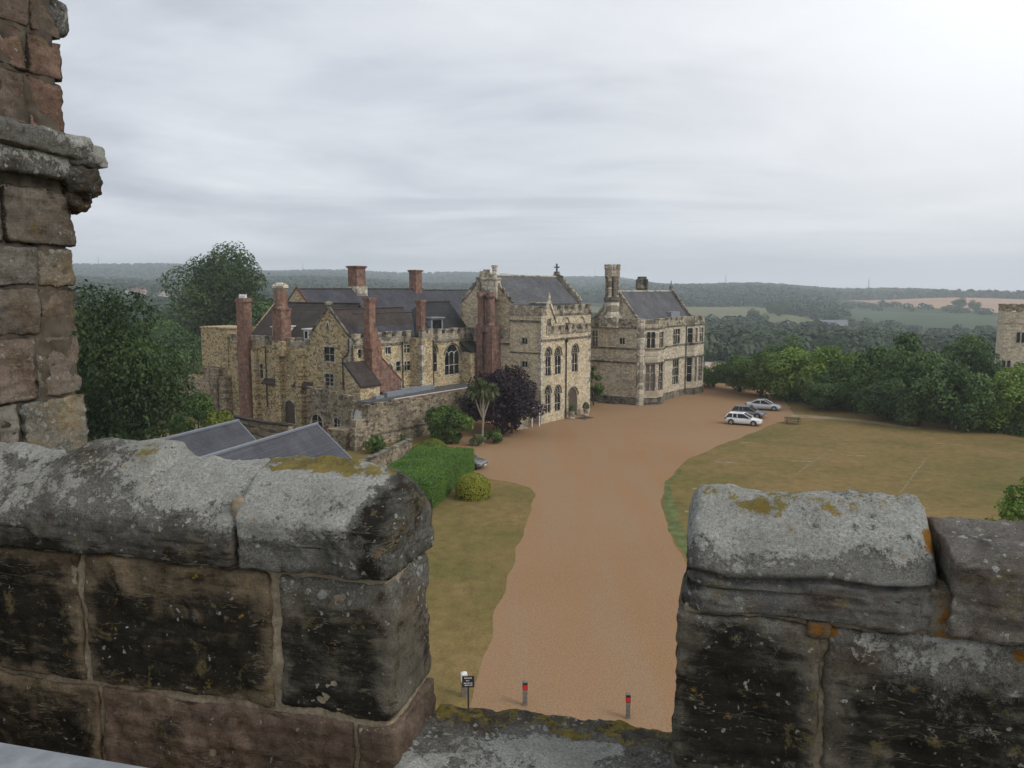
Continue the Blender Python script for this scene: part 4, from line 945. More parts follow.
row = [  # bearing, distance, level of the top, radius, mesh, material, label
    (715, 133, 359, 3.2, 0, 'leaf_oak', 'small round tree nearest the bay fronted house'),
    (741, 127, 354, 4.0, 1, 'leaf_dark', 'dark tree behind the silver saloon'),
    (764, 121, 351, 4.6, 2, 'leaf_oak', 'mid green tree in the row right of the silver saloon'),
    (786, 141, 327, 4.6, 0, 'leaf_dark', 'dark domed tree standing above the bright green trees'),
    (793, 117, 346, 5.2, 1, 'leaf_bright', 'bright green tree in the middle of the tree row'),
    (829, 112, 345, 5.2, 2, 'leaf_bright', 'bright green tree right of the middle of the tree row'),
    (857, 107, 352, 4.4, 0, 'leaf_oak', 'leafy tree where the bright trees give way to dark ones'),
    (880, 108, 345, 4.6, 1, 'leaf_dark', 'dark tree left of the tallest tree of the row'),
    (910, 101, 332, 5.0, 2, 'leaf_dark', 'tallest dark tree of the row on the right'),
    (925, 95, 356, 4.6, 0, 'leaf_dark', 'dark tree overhanging the far end of the lawn'),
    (972, 109, 333, 4.6, 1, 'leaf_dark', 'rounded dark tree just left of the stone tower'),
    (958, 92, 362, 4.4, 2, 'leaf_dark', 'green tree in front of the rounded dark tree'),
    (1004, 92, 366, 5.2, 0, 'leaf_bright', 'light green tree in front of the stone tower'),
    (1050, 96, 350, 5.5, 2, 'leaf_oak', 'green tree at the right edge below the stone tower'),
    (890, 99, 380, 4.0, 1, 'leaf_dark', 'low dark tree shading the lawn edge'),
    (830, 107, 375, 3.6, 2, 'leaf_dark', 'low dark tree by the sandy path')]
for px, y, yt, r_, k, m, lab in row:
    x = (px - 512) / 790 * y; h_ = (CAM_H - (yt - 289) / 790 * y) / 8.7
    tree(lab, x, y, MID[k], (r_ / 5, r_ / 5, h_), M[m], trunk_h=1.6 * h_, trunk_r=.3, crown_z=.15, rz=x * 1.7, group='trees along the right of the lawn')
# long low undergrowth under the row
def scrub(label, pts, rad, h, m, n=5000, size=.4, seed=5):
    rng = np.random.default_rng(seed); P = np.array(pts, float); seg = rng.integers(0, len(P) - 1, n); t = rng.random(n)[:, None]
    c = P[seg] * (1 - t) + P[seg + 1] * t; d = rng.normal(0, 1, (n, 3)); d /= np.linalg.norm(d, axis=1)[:, None]; d[:, 2] = np.abs(d[:, 2])
    bump_ = np.array([.75 + .35 * noise.noise(Vector((a * .25, b * .25, seed))) for a, b in c])[:, None]
    pos = np.concatenate([c, np.zeros((n, 1))], 1) + d * np.array([rad, rad, h]) * bump_ * rng.uniform(.75, 1.05, n)[:, None]
    o = link('undergrowth', leafmesh('undergrowth', *leaves(rng, pos, d, size, .45 + rng.normal(0, .2, n))), m); o['label'] = label; o['category'] = 'undergrowth'; o['kind'] = 'stuff'
scrub('dark undergrowth below the tree row', [(40, 119), (46, 112), (52, 103), (56, 95), (60, 86), (66, 78), (74, 72)], 3.0, 2.6, M['leaf_dark'], 11000)
def shrub(label, x, y, rx, h, m, n, size, seed, ry=None, name='shrub', z=0, low=.0, group=None, cat='shrub', lobes=16, stems=4):
    t = thing(name, label, cat, (x, y, z), 0, group)
    o = link('foliage', leafmesh('foliage', *crown_cloud(seed, rx, h, n, size, lobes=lobes, ry=ry)), m, t)
    b = MB(); rnd = random.Random(seed)
    for i in range(stems):
        th = i * 6.28 / stems + .4; b.tube([(0, 0, -.05), (math.cos(th) * rx * .2, math.sin(th) * rx * .2, h * .35), (math.cos(th) * rx * .45, math.sin(th) * rx * .45, h * .7)], [.07, .05, .02], 5)
    b.build('stem', M['bark'], t)
    return t
shrub('dark purple leaved tree in front of the great hall', -1.2, 90.0, 5.2, 7.6, M['leaf_purple'], 15000, .34, 41, name='purple_tree', cat='tree', lobes=30, stems=5)
shrub('dark climbing bush in the corner between great hall and bay fronted house', 11.6, 111.5, 1.5, 6.2, M['leaf_oak'], 2600, .32, 42, name='bush')
shrub('tall glossy green shrub at the foot of the rubble wall', -6.4, 83.5, 2.3, 4.6, M['leaf_oak'], 6000, .26, 43)
shrub('dark shrub left of the cordyline', -8.4, 86, 1.7, 3.4, M['leaf_dark'], 3000, .26, 44)
shrub('low spreading shrub below the purple tree', -1.9, 84.2, 1.5, 1.5, M['leaf_oak'], 2200, .2, 45)
shrub('small grey-green shrub beside the gravel edge', -3.6, 82.4, 1.0, 1.3, M['leaf_grey'], 1200, .2, 46)
shrub('yellow-green shrub behind the twin slate roofs', -29.2, 78.0, 2.1, 4.6, M['leaf_lime'], 4200, .28, 47)
shrub('grey-green bush behind the yellow-green shrub', -32.4, 80.5, 2.9, 6.4, M['leaf_oak'], 5200, .32, 48)
shrub('small plant on top of the yard wall', -13.8, 78.5, 1.3, 1.8, M['leaf_oak'], 1400, .22, 49)
shrub('small bushy plant growing by the ruined arch', -11.2, 80.2, .8, 1.9, M['leaf_grey'], 700, .2, 50)
tree('sprig of a young tree reaching in at the right edge', 26.6, 39.6, crown_mesh('sprig', 61, 2.3, 4.6, 4200, .24, lobes=22), (1, 1, 1), M['leaf_bright'], trunk_h=1.6, trunk_r=.12, crown_z=2.4, z=0, crown_r=1.8, group=None, name='young_tree')

def solid_leaves(name, parent, surf, n, size, m, seed, vert):
    """clipped foliage: leaf sprays on a closed surface, over a slightly smaller solid"""
    rng = np.random.default_rng(seed); pos, nr = surf(rng, n)
    pos = pos + rng.normal(0, size * .18, pos.shape)
    return link(name, leafmesh(name, *leaves(rng, pos, nr * 1.3, size, .42 + .30 * rng.normal(0, .5, n) + vert(pos))), m, parent)
def hedge():
    t = thing('clipped_hedge', 'large flat topped clipped green hedge at the corner of the left lawn', 'hedge', (-7.35, 64.6, 0), R(-11.5))
    wx, wy, h = 2.6, 6.6, 2.2
    # local corners measured from the ground marks: near right corner and far right corner
    b = MB(); b.box(-wx + .24, wx - .24, -wy + .24, wy - .24, 0, h - .24); b.build('twigs', M['leafcore'], t)
    def surf(rng, n):
        f = rng.choice(5, n, p=[.40, .13, .13, .17, .17]); u = rng.uniform(-1, 1, n); v = rng.uniform(-1, 1, n); z = rng.uniform(0, 1, n)
        p = np.zeros((n, 3)); q = np.zeros((n, 3))
        p[f == 0] = np.stack([u * wx, v * wy, np.full(n, h)], 1)[f == 0]; q[f == 0] = (0, 0, 1)
        for k, (sx, ax) in enumerate(((1, 1), (-1, 1), (1, 0), (-1, 0))):
            s = f == k + 1
            if ax: p[s] = np.stack([u * wx, np.full(n, sx * wy), z * h], 1)[s]; q[s] = (0, sx, 0)
            else: p[s] = np.stack([np.full(n, sx * wx), v * wy, z * h], 1)[s]; q[s] = (sx, 0, 0)
        # rounded shoulders and gentle unevenness
        e = np.minimum(np.minimum(wx - np.abs(p[:, 0]), wy - np.abs(p[:, 1])), 9)
        p[:, 2] -= np.clip(.6 - e, 0, 1) ** 2 * .6 * (f == 0)
        sh = np.clip(p[:, 2] - (h - .6), 0, 1) * .8 * (f > 0); p[:, 0] -= np.sign(p[:, 0]) * sh ** 2 * (np.abs(q[:, 0]) > .5); p[:, 1] -= np.sign(p[:, 1]) * sh ** 2 * (np.abs(q[:, 1]) > .5)
        w = np.array([noise.noise(Vector((a * .5, b_ * .5, c * .5))) for a, b_, c in p])
        p += q * (w * .14)[:, None] + rng.normal(0, .05, p.shape)
        return p, q + np.array([0, 0, .25])
    solid_leaves('foliage', t, surf, 70000, .095, M['leaf_hedge'], 8, lambda p: np.array([.22 * noise.noise(Vector((a * .45, b_ * .45, 3.1))) for a, b_, c in p]))
M['leafcore'] = plain('hedge_core', (.018, .030, .010), .95, .3, 4)
hedge()
def ball_bush(label, x, y, r, h, m, seed, core='leafcore'):
    t = thing('clipped_bush', label, 'bush', (x, y, 0))
    b = MB(); b.tube([(0, 0, 0), (0, 0, h * .3), (0, 0, h * .6), (0, 0, h * .85)], [r * .7, r * .88, r * .75, r * .35], 12); b.build('twigs', M[core], t)
    def surf(rng, n):
        d = rng.normal(0, 1, (n, 3)); d /= np.linalg.norm(d, axis=1)[:, None]; d[:, 2] = np.abs(d[:, 2]) * 1.0
        p = d * np.array([r, r, h * .68]); p[:, 2] += h * .32; lo = rng.random(n) < .25
        p[lo, 2] = rng.uniform(0, h * .35, lo.sum()); hr = np.hypot(p[lo, 0], p[lo, 1])[:, None]; p[lo, :2] = p[lo, :2] / hr * r * .97
        return p, d
    solid_leaves('foliage', t, surf, 5200, .13, m, seed, lambda p: np.zeros(len(p)))
ball_bush('round clipped golden bush at the corner of the gravel and left lawn', -3.1, 61.5, 1.42, 1.95, M['leaf_gold'], 12)
ball_bush('pale yellow-green clipped bush behind the large hedge', -7.9, 77.0, 1.5, 1.75, M['leaf_lime'], 13)
ball_bush('second pale yellow-green bush tucked against the garden wall', -8.9, 75.2, 1.0, 1.5, M['leaf_lime'], 14)

def cordyline():
    t = thing('cordyline', 'slender forked cordyline with spiky pale green heads in front of the purple tree', 'palm', (-3.2, 83.3, 0))
    b = MB(); heads = [(-.9, .1, 5.6), (.2, -.2, 5.9), (1.1, .2, 5.7), (.5, .5, 5.1), (-.3, .4, 6.2)]
    b.tube([(0, 0, -.1), (.05, 0, 1.5), (.12, 0, 2.8)], [.16, .13, .12], 7)
    for h in heads: b.tube([(.12, 0, 2.7), (h[0] * .45, h[1] * .5, 3.9), h], [.1, .085, .07], 6)
    b.build('trunk', M['bark_pale'], t)
    rng = np.random.default_rng(3); V = []; T = []
    for h in heads:
        for i in range(230):
            d = rng.normal(0, 1, 3); d[2] += .55; d /= np.linalg.norm(d); s = np.cross(d, [0, 0, 1.]); s /= np.linalg.norm(s) + 1e-6
            L = rng.uniform(.75, 1.1); c = np.array(h); m = c + d * L * .6 + np.array([0, 0, .06]); e = c + d * L + np.array([0, 0, -.25 * L * (1 - max(d[2], 0))])
            V += [c - s * .03, m - s * .07, e, m + s * .07]; T += [rng.uniform(.1, .9)] * 4
    link('crown', leafmesh('crown', np.array(V), np.array(T)), M['leaf_grey'], t)
cordyline()

# ------------------------------------------------------------------ distant woodland (reads as one mass) and a few single trees
def woodland():
    rng = np.random.default_rng(99); P = []
    lo, hi = 235., 3700.
    for i in range(30000):
        az = rng.uniform(-.78, .78); d = lo * (hi / lo) ** rng.random()
        px = 512 + 790 * math.tan(az)
        if in_field(px, d): continue
        if d < 300 and px < 430: continue
        if 105 < px < 190 and 520 < d < 1000 and rng.random() < .80: continue
        if px > 835 and 700 < d < np.interp(px, [846, 880, 930, 985], [1690, 1480, 1330, 1200]) and rng.random() < .80: continue
        # openings: keep some glades
        if noise.noise(Vector((math.sin(az) * d * .004, math.cos(az) * d * .004, 4))) > .33 and d < 2600: continue
        if px > 880 and 560 < d < 1000 and noise.noise(Vector((px * .03, d * .012, 1))) > .12: continue
        P.append((az, d))
    P = np.array(P); V = []; T = []
    x = P[:, 1] * np.sin(P[:, 0]); y = P[:, 1] * np.cos(P[:, 0]); z = zg(x, y); d = P[:, 1]
    sz = np.maximum(5.0, d * .0052) * rng.uniform(.7, 1.35, len(d)); sz = np.minimum(sz, 14); hh = np.minimum(sz * rng.uniform(1.45, 2.0, len(d)), 17)
    hh = hh * np.where((x / y > -.52) & (x / y < -.40) & (d > 420) & (d < 1000), .5, 1)
    hh = hh * np.where((x / y > .41) & (d > 650) & (d < 1680), .6, 1)
    tn = rng.normal(0, .17, len(d))
    K = np.where(d < 700, 110, np.where(d < 1500, 44, 20))
    idx = np.repeat(np.arange(len(d)), K); n = len(idx)
    q = rng.normal(0, 1, (n, 3)); q[:, 2] += .35; q /= np.linalg.norm(q, axis=1)[:, None]
    r = rng.uniform(.92, 1.03, n); lump = 1 + .14 * np.sin(q[:, 0] * 5 + idx) * np.cos(q[:, 1] * 4 + idx * .7)
    pos = np.stack([x[idx] + q[:, 0] * sz[idx] * r * lump, y[idx] + q[:, 1] * sz[idx] * r * lump, z[idx] + hh[idx] * .48 + q[:, 2] * hh[idx] * .50 * r * lump], 1)
    v, t = leaves(rng, pos, q * 1.1 + np.array([0, 0, .2]), sz[idx] * np.where(d[idx] < 700, .36, np.where(d[idx] < 1500, .52, .7)), .45 + tn[idx] * 1.3 + rng.normal(0, .03, n), .95, .12)
    o = link('distant_woodland', leafmesh('distant_woodland', v, t), M['leaf_far']); o['kind'] = 'stuff'; o['label'] = 'hazy woodland covering the far hills'; o['category'] = 'woodland'
woodland()
for px, d, s, lab in [(752, 905, 1.5, 'lone dark tree between the two far pastures'), (770, 1010, 1.7, 'dark tree at the left of the clump on the far pasture'), (783, 1000, 1.8, 'dark tree at the right of the clump on the far pasture'), (777, 960, 1.6, 'dark tree at the front of the clump on the far pasture'),
                      (713, 770, .7, 'tiny dark bush alone in the far pasture'), (957, 1290, 2.2, 'broad hedgerow tree at the lower edge of the stubble field'), (972, 1240, 1.9, 'hedgerow tree at the right end below the stubble field')]:
    a = AZ(px); tree(lab, d * math.sin(a), d * math.cos(a), crown_mesh('mid0', 0), (s, s, s * .95), M['leaf_dark'], trunk_h=2, trunk_r=.4, crown_z=.3, rz=px, group='single trees on the far fields')

# ------------------------------------------------------------------ masts, far houses, farm sheds
M['mast'] = plain('mast_steel', (.22, .23, .25), .6, .05)
def mast(px, d, h, lab):
    a = AZ(px); x, y = d * math.sin(a), d * math.cos(a)
    t = thing('lattice_mast', lab, 'mast', (x, y, float(zg(x, y))), 0, 'masts on the skyline'); b = MB(); w = 1.6
    for sx, sy in ((-1, -1), (1, -1), (1, 1), (-1, 1)): b.tube([(sx * w, sy * w, 0), (sx * .35, sy * .35, h)], .22, 4)
    b.build('legs', M['mast'], t); k = MB(); n = 9
    for i in range(n):
        z0 = h * i / n; z1 = h * (i + 1) / n; f0 = w + (.35 - w) * i / n; f1 = w + (.35 - w) * (i + 1) / n
        for (ax, ay), (bx, by) in (((-1, -1), (1, -1)), ((1, -1), (1, 1)), ((1, 1), (-1, 1)), ((-1, 1), (-1, -1))): k.tube([(ax * f0, ay * f0, z0), (bx * f1, by * f1, z1)], .12, 4)
    k.build('bracing', M['mast'], t)
    k = MB(); k.tube([(0, 0, h), (0, 0, h + 5)], .15, 5); k.build('aerial', M['mast'], t)
mast(724, 2500, 44, 'thin lattice mast on the skyline right of the bay fronted house')
mast(866, 2400, 42, 'thin lattice mast on the skyline above the stubble field')
mast(103, 3250, 40, 'thin lattice mast on the skyline beside the turret')
mast(305, 3250, 42, 'thin lattice mast on the skyline above the brown tiled roof')
mast(594, 3250, 42, 'thin lattice mast on the skyline between the great hall and the octagonal chimney')
M['render'] = plain('pale_render', (.46, .43, .39), .8, .08, .5); M['farroof'] = plain('far_roof', (.20, .14, .12), .9, .15, .5); M['whiteroof'] = plain('pale_sheet_roof', (.62, .62, .60), .6, .05, .5)
def house(px, d, w, l, h, rz, lab, wall='render', roof='farroof', group='houses of the village', name='far_house', cat='house'):
    a = AZ(px); x, y = d * math.sin(a), d * math.cos(a); t = thing(name, lab, cat, (x, y, float(zg(x, y))), R(rz), group)
    b = MB(); b.poly3([(-w, -l, -1), (w, -l, -1), (w, -l, h), (0, -l, h + w * .9), (-w, -l, h)], (0, 2 * l, 0)); b.build('wall', M[wall], t)
    k = MB(); k.poly3([(0, -l - .3, h + w * .9 + .1), (0, l + .3, h + w * .9 + .1), (w + .5, l + .3, h - .25), (w + .5, -l - .3, h - .25)], (0, 0, .3)); k.poly3([(0, -l - .3, h + w * .9 + .1), (0, l + .3, h + w * .9 + .1), (-w - .5, l + .3, h - .25), (-w - .5, -l - .3, h - .25)], (0, 0, .3)); rf = k.build('roof', M[roof], t)
    if group == 'houses of the village':
        k = MB(); k.box(-.6, .6, l * .3, l * .3 + 1, h + w * .5, h + w + 2); k.build('chimney', M['brick_dark'], rf)
        k = MB()
        for sx in (-.5, .5):
            k.box(w * sx - .5, w * sx + .5, -l - .05, -l + .02, 1.0, 2.4); k.box(w * sx - .5, w * sx + .5, -l - .05, -l + .02, h - 1.2, h)
        k.build('window', M['glass'], t)
house(130, 860, 3.6, 6, 5, 20, 'pale gabled village house nearest the turret')
house(142, 850, 3.2, 5, 6, -15, 'narrow white gabled village house in the middle', wall='white')
house(165, 880, 4, 6, 5, 35, 'village house with reddish roof furthest from the turret')
house(141, 930, 4, 8, 5, 80, 'long roofed village house behind the middle one')
house(150, 815, 2.4, 14, 1.8, 84, 'long low pale building in front of the village houses', wall='whiteroof', roof='whiteroof')
house(832, 760, 5, 12, 4, 72, 'long grey farm shed beside the far pasture', wall='render', roof='mast', group='farm sheds in the valley', name='farm_shed', cat='shed')
house(876, 650, 3, 8, 3, 80, 'small farm shed with bright pale roof in the valley', wall='render', roof='whiteroof', group='farm sheds in the valley', name='farm_shed', cat='shed')

# ------------------------------------------------------------------ cars
def car_paint(name, c, metal=0):
    def f(t, b):
        b.inputs['Metallic'].default_value = metal; b.inputs['Coat Weight'].default_value = .6; b.inputs['Coat Roughness'].default_value = .06
        n = t.noise(t.obj(), 3, 4, .6); return t.mix(1, c, t.ramp(n, [(.3, .93), (.7, 1.03)]), 'MULTIPLY')
    return mat(name, f, .32, .5)
M['car_white'] = car_paint('car_white', (.80, .80, .80)); M['car_silver'] = car_paint('car_silver', (.52, .54, .56), .35); M['car_grey'] = car_paint('car_grey', (.17, .175, .185), .3)
M['car_light'] = car_paint('car_pale_grey', (.42, .44, .46), .3); M['tyre'] = plain('tyre_rubber', (.02, .02, .02), .85, .1); M['galv'] = plain('galvanised_rail', (.30, .325, .35), .45, .22, 9)
M['rim'] = plain('alloy_rim', (.42, .43, .44), .35, .1, 6, .7); M['lamp'] = plain('lamp_glass', (.62, .64, .66), .12, .05, 3); M['lamp_red'] = plain('tail_lamp', (.35, .02, .02), .2, .05)
def car(label, x, y, heading, paint, kind, Lg=4.3):
    t = thing('parked_car', label, 'car', (x, y, .004), heading, 'cars parked on the gravel')
    h = Lg / 2; W_ = .88; belt = .92
    # x, bottom, top of body, half width
    st = [(-h, .48, .72, .66), (-h + .12, .34, .90, .80), (-h + .5, .26, belt + .02, W_), (-h * .35, .24, belt, W_), (h * .28, .24, belt - .02, W_), (h * .46, .24, .90, W_), (h - .55, .26, .80, W_ - .02), (h - .15, .30, .70, .80), (h, .42, .60, .62)]
    if kind == 'saloon': st[1] = (-h + .12, .34, .93, .80); st[2] = (-h + .5, .26, .97, W_); st[3] = (-h * .5, .24, .96, W_)
    V = []; F = []; ring = [(-1, .0), (-1.0, .35), (-.985, .72), (-.90, .96), (-.45, 1.02), (0, 1.035), (.45, 1.02), (.90, .96), (.985, .72), (1, .35), (1, 0), (0, 0)]; k = len(ring)
    for sx, b0, b1, w in st:
        for u, v in ring: V.append((sx, u * w, b0 + (b1 - b0) * v))
    for i in range(len(st) - 1):
        for j in range(k): F.append((i * k + j, (i + 1) * k + j, (i + 1) * k + (j + 1) % k, i * k + (j + 1) % k))
    F += [tuple(range(k)), tuple(range((len(st) - 1) * k + k - 1, (len(st) - 1) * k - 1, -1))]
    b = MB(); b.add(V, F)
    bo = b.build('body', M[paint], t, smooth=True)
    # greenhouse
    if kind == 'hatch': g0, g1 = [(-h + .10, .95), (-h + .45, 1.40)], [(h * .02, 1.44), (h * .46, .90)]; xr0, xr1 = -h + .42, h * .04
    else: g0, g1 = [(-h * .66, .96), (-h * .36, 1.36)], [(h * .06, 1.40), (h * .48, .90)]; xr0, xr1 = -h * .37, h * .08
    gl = MB(); top = 1.40; q = [(g0[0][0], g0[0][1], W_ - .05), (g0[1][0], g0[1][1] - .02, W_ - .22), (xr1 - .02, top, W_ - .2), (g1[1][0], g1[1][1], W_ - .06)]
    gl.add([(a, -w, z) for a, z, w in q] + [(a, w, z) for a, z, w in q], [(0, 1, 2, 3), (7, 6, 5, 4), (0, 4, 5, 1), (2, 6, 7, 3), (1, 5, 6, 2), (0, 3, 7, 4)]); gl.build('window', M['glass'], t)
    r = MB(); zr0 = q[1][1] + .015; rw = W_ - .2
    r.add([(xr0, -rw - .02, zr0), (xr1, -rw, top + .015), (xr1, rw, top + .015), (xr0, rw + .02, zr0), (xr0 + .15, -rw * .7, zr0 + .07), (xr1 - .2, -rw * .7, top + .07), (xr1 - .2, rw * .7, top + .07), (xr0 + .15, rw * .7, zr0 + .07)],
          [(0, 1, 5, 4), (1, 2, 6, 5), (2, 3, 7, 6), (3, 0, 4, 7), (4, 5, 6, 7), (3, 2, 1, 0)]); r.build('roof', M[paint], t, smooth=False)
    p = MB()
    for s in (-1, 1):
        p.tube([(q[0][0], s * q[0][2], q[0][1]), (q[1][0], s * (q[1][2]), q[1][1])], .06, 5); p.tube([(q[3][0], s * q[3][2], q[3][1]), (q[2][0], s * q[2][2], q[2][1])], .045, 5)
        m = (q[0][0] + q[3][0]) / 2 - .1; p.tube([(m, s * (W_ - .045), belt), (m - .05, s * (W_ - .19), top - .01)], .04, 5)
        if kind == 'hatch': m2 = -h + .95; p.tube([(m2, s * (W_ - .04), belt), (m2 + .05, s * (W_ - .19), top - .02)], .05, 5)
        p.tube([(q[1][0], s * (q[1][2] + .01), q[1][1] + .01), (q[2][0], s * (q[2][2] + .01), q[2][1] + .01)], .035, 5)
    p.build('pillar', M[paint], t)
    for wx in (-h + .82, h - .86):
        for s in (-1, 1):
            w = MB(); w.tube([(wx, s * (W_ - .2), .325), (wx, s * (W_ + .005), .325)], [.325, .325], 20); o = w.build('wheel', M['tyre'], t)
            w = MB(); w.tube([(wx, s * (W_ - .02), .325), (wx, s * (W_ + .012), .325)], [.21, .20], 12); ri = w.build('rim', M['rim'], o)
            # dark arch above the wheel
            w = MB(); pts = [(wx + math.cos(a) * .375, s * (W_ + .004), .325 + math.sin(a) * .375) for a in [math.pi * i / 8 for i in range(9)]]; w.tube(pts, .035, 4); w.build('wheel_arch', M['tyre'], t)
    for s in (-1, 1):
        w = MB(); w.poly3([(h - .42, s * .50, .60), (h - .05, s * .50, .52), (h - .10, s * .76, .53), (h - .5, s * .84, .64)], (0, 0, .12)); w.build('headlight', M['lamp'], t)
        w = MB(); w.box(-h + .01, -h + .2, s * .70 - .12, s * .70 + .12, .68, .86); w.build('tail_light', M['lamp_red'], t)
        w = MB(); w.box(h * .36, h * .42, s * (W_ + .02) - .1, s * (W_ + .02) + .1, .93, 1.05); w.build('mirror', M[paint], t)
    w = MB(); w.box(h - .06, h + .015, -.42, .42, .40, .53); w.build('grille', M['black_metal'], t)
    w = MB(); w.box(h + .012, h + .03, -.26, .26, .36, .47); w.build('number_plate', M['white'], t)
    return t
car('white hatchback parked nearest the picnic table', 28.4, 95.6, R(-27), 'car_white', 'hatch', 4.35)
car('dark grey hatchback parked between the white and silver cars', 30.75, 101.3, R(-30), 'car_grey', 'hatch', 4.2)
car('silver saloon parked furthest away beside the trees', 34.6, 107.6, R(-24), 'car_silver', 'saloon', 4.7)
car('dark car poking out from behind the clipped hedge', -4.45, 72.2, R(-20), 'car_grey', 'hatch', 4.2)

# ------------------------------------------------------------------ furniture of the courtyard
def picnic_table():
    t = thing('picnic_table', 'dark timber picnic table on the lawn near the parked cars', 'table', (34.6, 96.2, 0), R(-18))
    b = MB()
    for i in range(5): b.box(-.95, .95, -.38 + i * .155, -.38 + i * .155 + .14, .72, .77)
    b.build('tabletop', M['wood_dark'], t)
    for s in (-1, 1):
        b = MB()
        for i in range(2): b.box(-.95, .95, s * .72 - .15 + i * .155, s * .72 - .01 + i * .155, .42, .46)
        b.build('bench', M['wood_dark'], t)
    for x in (-.65, .65):
        b = MB()
        for s in (-1, 1): b.tube([(x, s * .68, 0), (x, s * .22, .72)], .05, 4)
        b.tube([(x, -.8, .39), (x, .8, .39)], .045, 4); b.build('leg', M['wood_dark'], t)
picnic_table()
def bollard(x, y, label, rz):
    t = thing('bollard', label, 'bollard', (x, y, 0), rz, 'timber bollards on the gravel')
    b = MB(); b.box(-.085, .085, -.085, .085, -.1, .98); b.add([(-.085, -.085, .98), (.085, -.085, .98), (.085, .085, .98), (-.085, .085, .98), (0, 0, 1.04)], [(0, 1, 4), (1, 2, 4), (2, 3, 4), (3, 0, 4)]); b.build('post', M['wood_grey'], t)
    k = MB(); k.box(-.092, .092, -.094, .094, .68, .97); o = k.build('collar', M['black_metal'], t)
    k = MB(); k.box(-.075, .075, -.108, -.095, .70, .88); k.build('reflector', M['red_reflector'], o)
bollard(.52, 29.8, 'timber bollard with red reflector nearer the black sign', .1)
bollard(4.49, 28.84, 'timber bollard with red reflector further right near the middle of the drive', -.12)
def sign():
    t = thing('sign', 'small black sign with white lettering on a black post', 'sign', (-1.72, 29.4, 0), R(4))
    b = MB(); b.tube([(0, 0, -.1), (0, 0, 1.25)], .035, 8); b.build('post', M['black_metal'], t)
    b = MB(); b.poly3([(-.24, -.05, .98), (.24, -.05, .98), (.24, -.01, 1.42), (-.24, -.01, 1.42)], (0, .03, 0)); o = b.build('board', M['black_metal'], t)
    # lines of lettering, too small to be read: strokes of different lengths
    rnd = random.Random(2); k = MB()
    for z, x0, x1 in ((1.35, -.15, .14), (1.25, -.08, .06), (1.15, -.17, .17), (1.07, -.14, .15)):
        x = x0
        while x < x1:
            w = rnd.uniform(.012, .03); zz = rnd.uniform(.028, .045); k.box(x, x + w, -.058 + (z - .98) * .09 - .003, -.05 + (z - .98) * .09, z - zz / 2, z + zz / 2); x += w + rnd.choice([.008, .01, .025])
    k.build('lettering', M['white'], o)
sign()
def white_topped_post():
    t = thing('marker_post', 'grey timber post with white painted top behind the black sign', 'post', (-1.95, 30.5, 0), R(10))
    b = MB(); b.box(-.11, .11, -.11, .11, -.1, .66); b.build('post', M['wood_grey'], t)
    k = MB(); k.box(-.125, .125, -.125, .125, .66, .98); k.add([(-.125, -.125, .98), (.125, -.125, .98), (.125, .125, .98), (-.125, .125, .98), (0, 0, 1.07)], [(0, 1, 4), (1, 2, 4), (2, 3, 4), (3, 0, 4)]); k.build('painted_top', M['white'], t)
white_topped_post()
def at_hall(a, c): return ac(a, c)
def notice():
    x, y = ac(77.8, 53.0); t = thing('notice_board', 'white framed notice board standing at the left corner of the great hall', 'sign', (x, y, 0), R(25))
    b = MB(); b.box(-.55, -.43, -.06, .06, 0, 2.6); b.box(.43, .55, -.06, .06, 0, 2.6); b.box(-.43, .43, -.06, .06, 2.3, 2.6); b.build('frame', M['white'], t)
    k = MB(); k.box(-.43, .43, -.03, .03, .5, 2.3); k.build('panel', M['door'], t)
notice()
def plinth():
    x, y = ac(75.6, 53.6); t = thing('stone_plinth', 'pale stone block with rounded cap half under the purple tree', 'plinth', (x, y, 0), R(20))
    b = MB(); b.box(-.7, .7, -.6, .6, 0, 1.5); b.build('block', M['dress'], t); k = MB(); k.tube([(0, 0, 1.5), (0, 0, 1.75), (0, 0, 2.05), (0, 0, 2.3)], [.75, .8, .55, .1], 10); k.build('cap', M['dress'], t)
plinth()
def planter(a, c, lab):
    x, y = ac(a, c); t = thing('planter', lab, 'planter', (x, y, 0), 0, 'planters by the great hall door')
    b = MB(); b.tube([(0, 0, 0), (0, 0, .15), (0, 0, .2), (0, 0, 1.0), (0, 0, 1.1)], [.38, .38, .28, .36, .44], 10); b.build('pot', M['dress'], t)
    rng = np.random.default_rng(int(a * 10)); n = 260; d = rng.normal(0, 1, (n, 3)); d /= np.linalg.norm(d, axis=1)[:, None]; d[:, 2] = np.abs(d[:, 2])
    link('plant', leafmesh('plant', *leaves(rng, d * np.array([.42, .42, .7]) + np.array([0, 0, 1.05]), d, .2, .4 + rng.normal(0, .2, n))), M['leaf_dark'], t)
planter(88.6, 52.4, 'stone planter right of the great hall door'); planter(85.3, 52.5, 'stone planter left of the great hall door')
def grate():
    x, y = ac(86.8, 51.5); t = thing('door_mat', 'dark mat on the gravel in front of the great hall door', 'mat', (x, y, .008), R(54))
    b = MB(); b.box(-1.1, 1.1, -.7, .7, 0, .03); b.build('mat', M['wood_dark'], t)
    k = MB(); k.box(-1.2, 1.2, -.8, -.705, 0, .05); k.box(-1.2, 1.2, .705, .8, 0, .05); k.build('mat_rim', M['blackstone'], t)
grate()
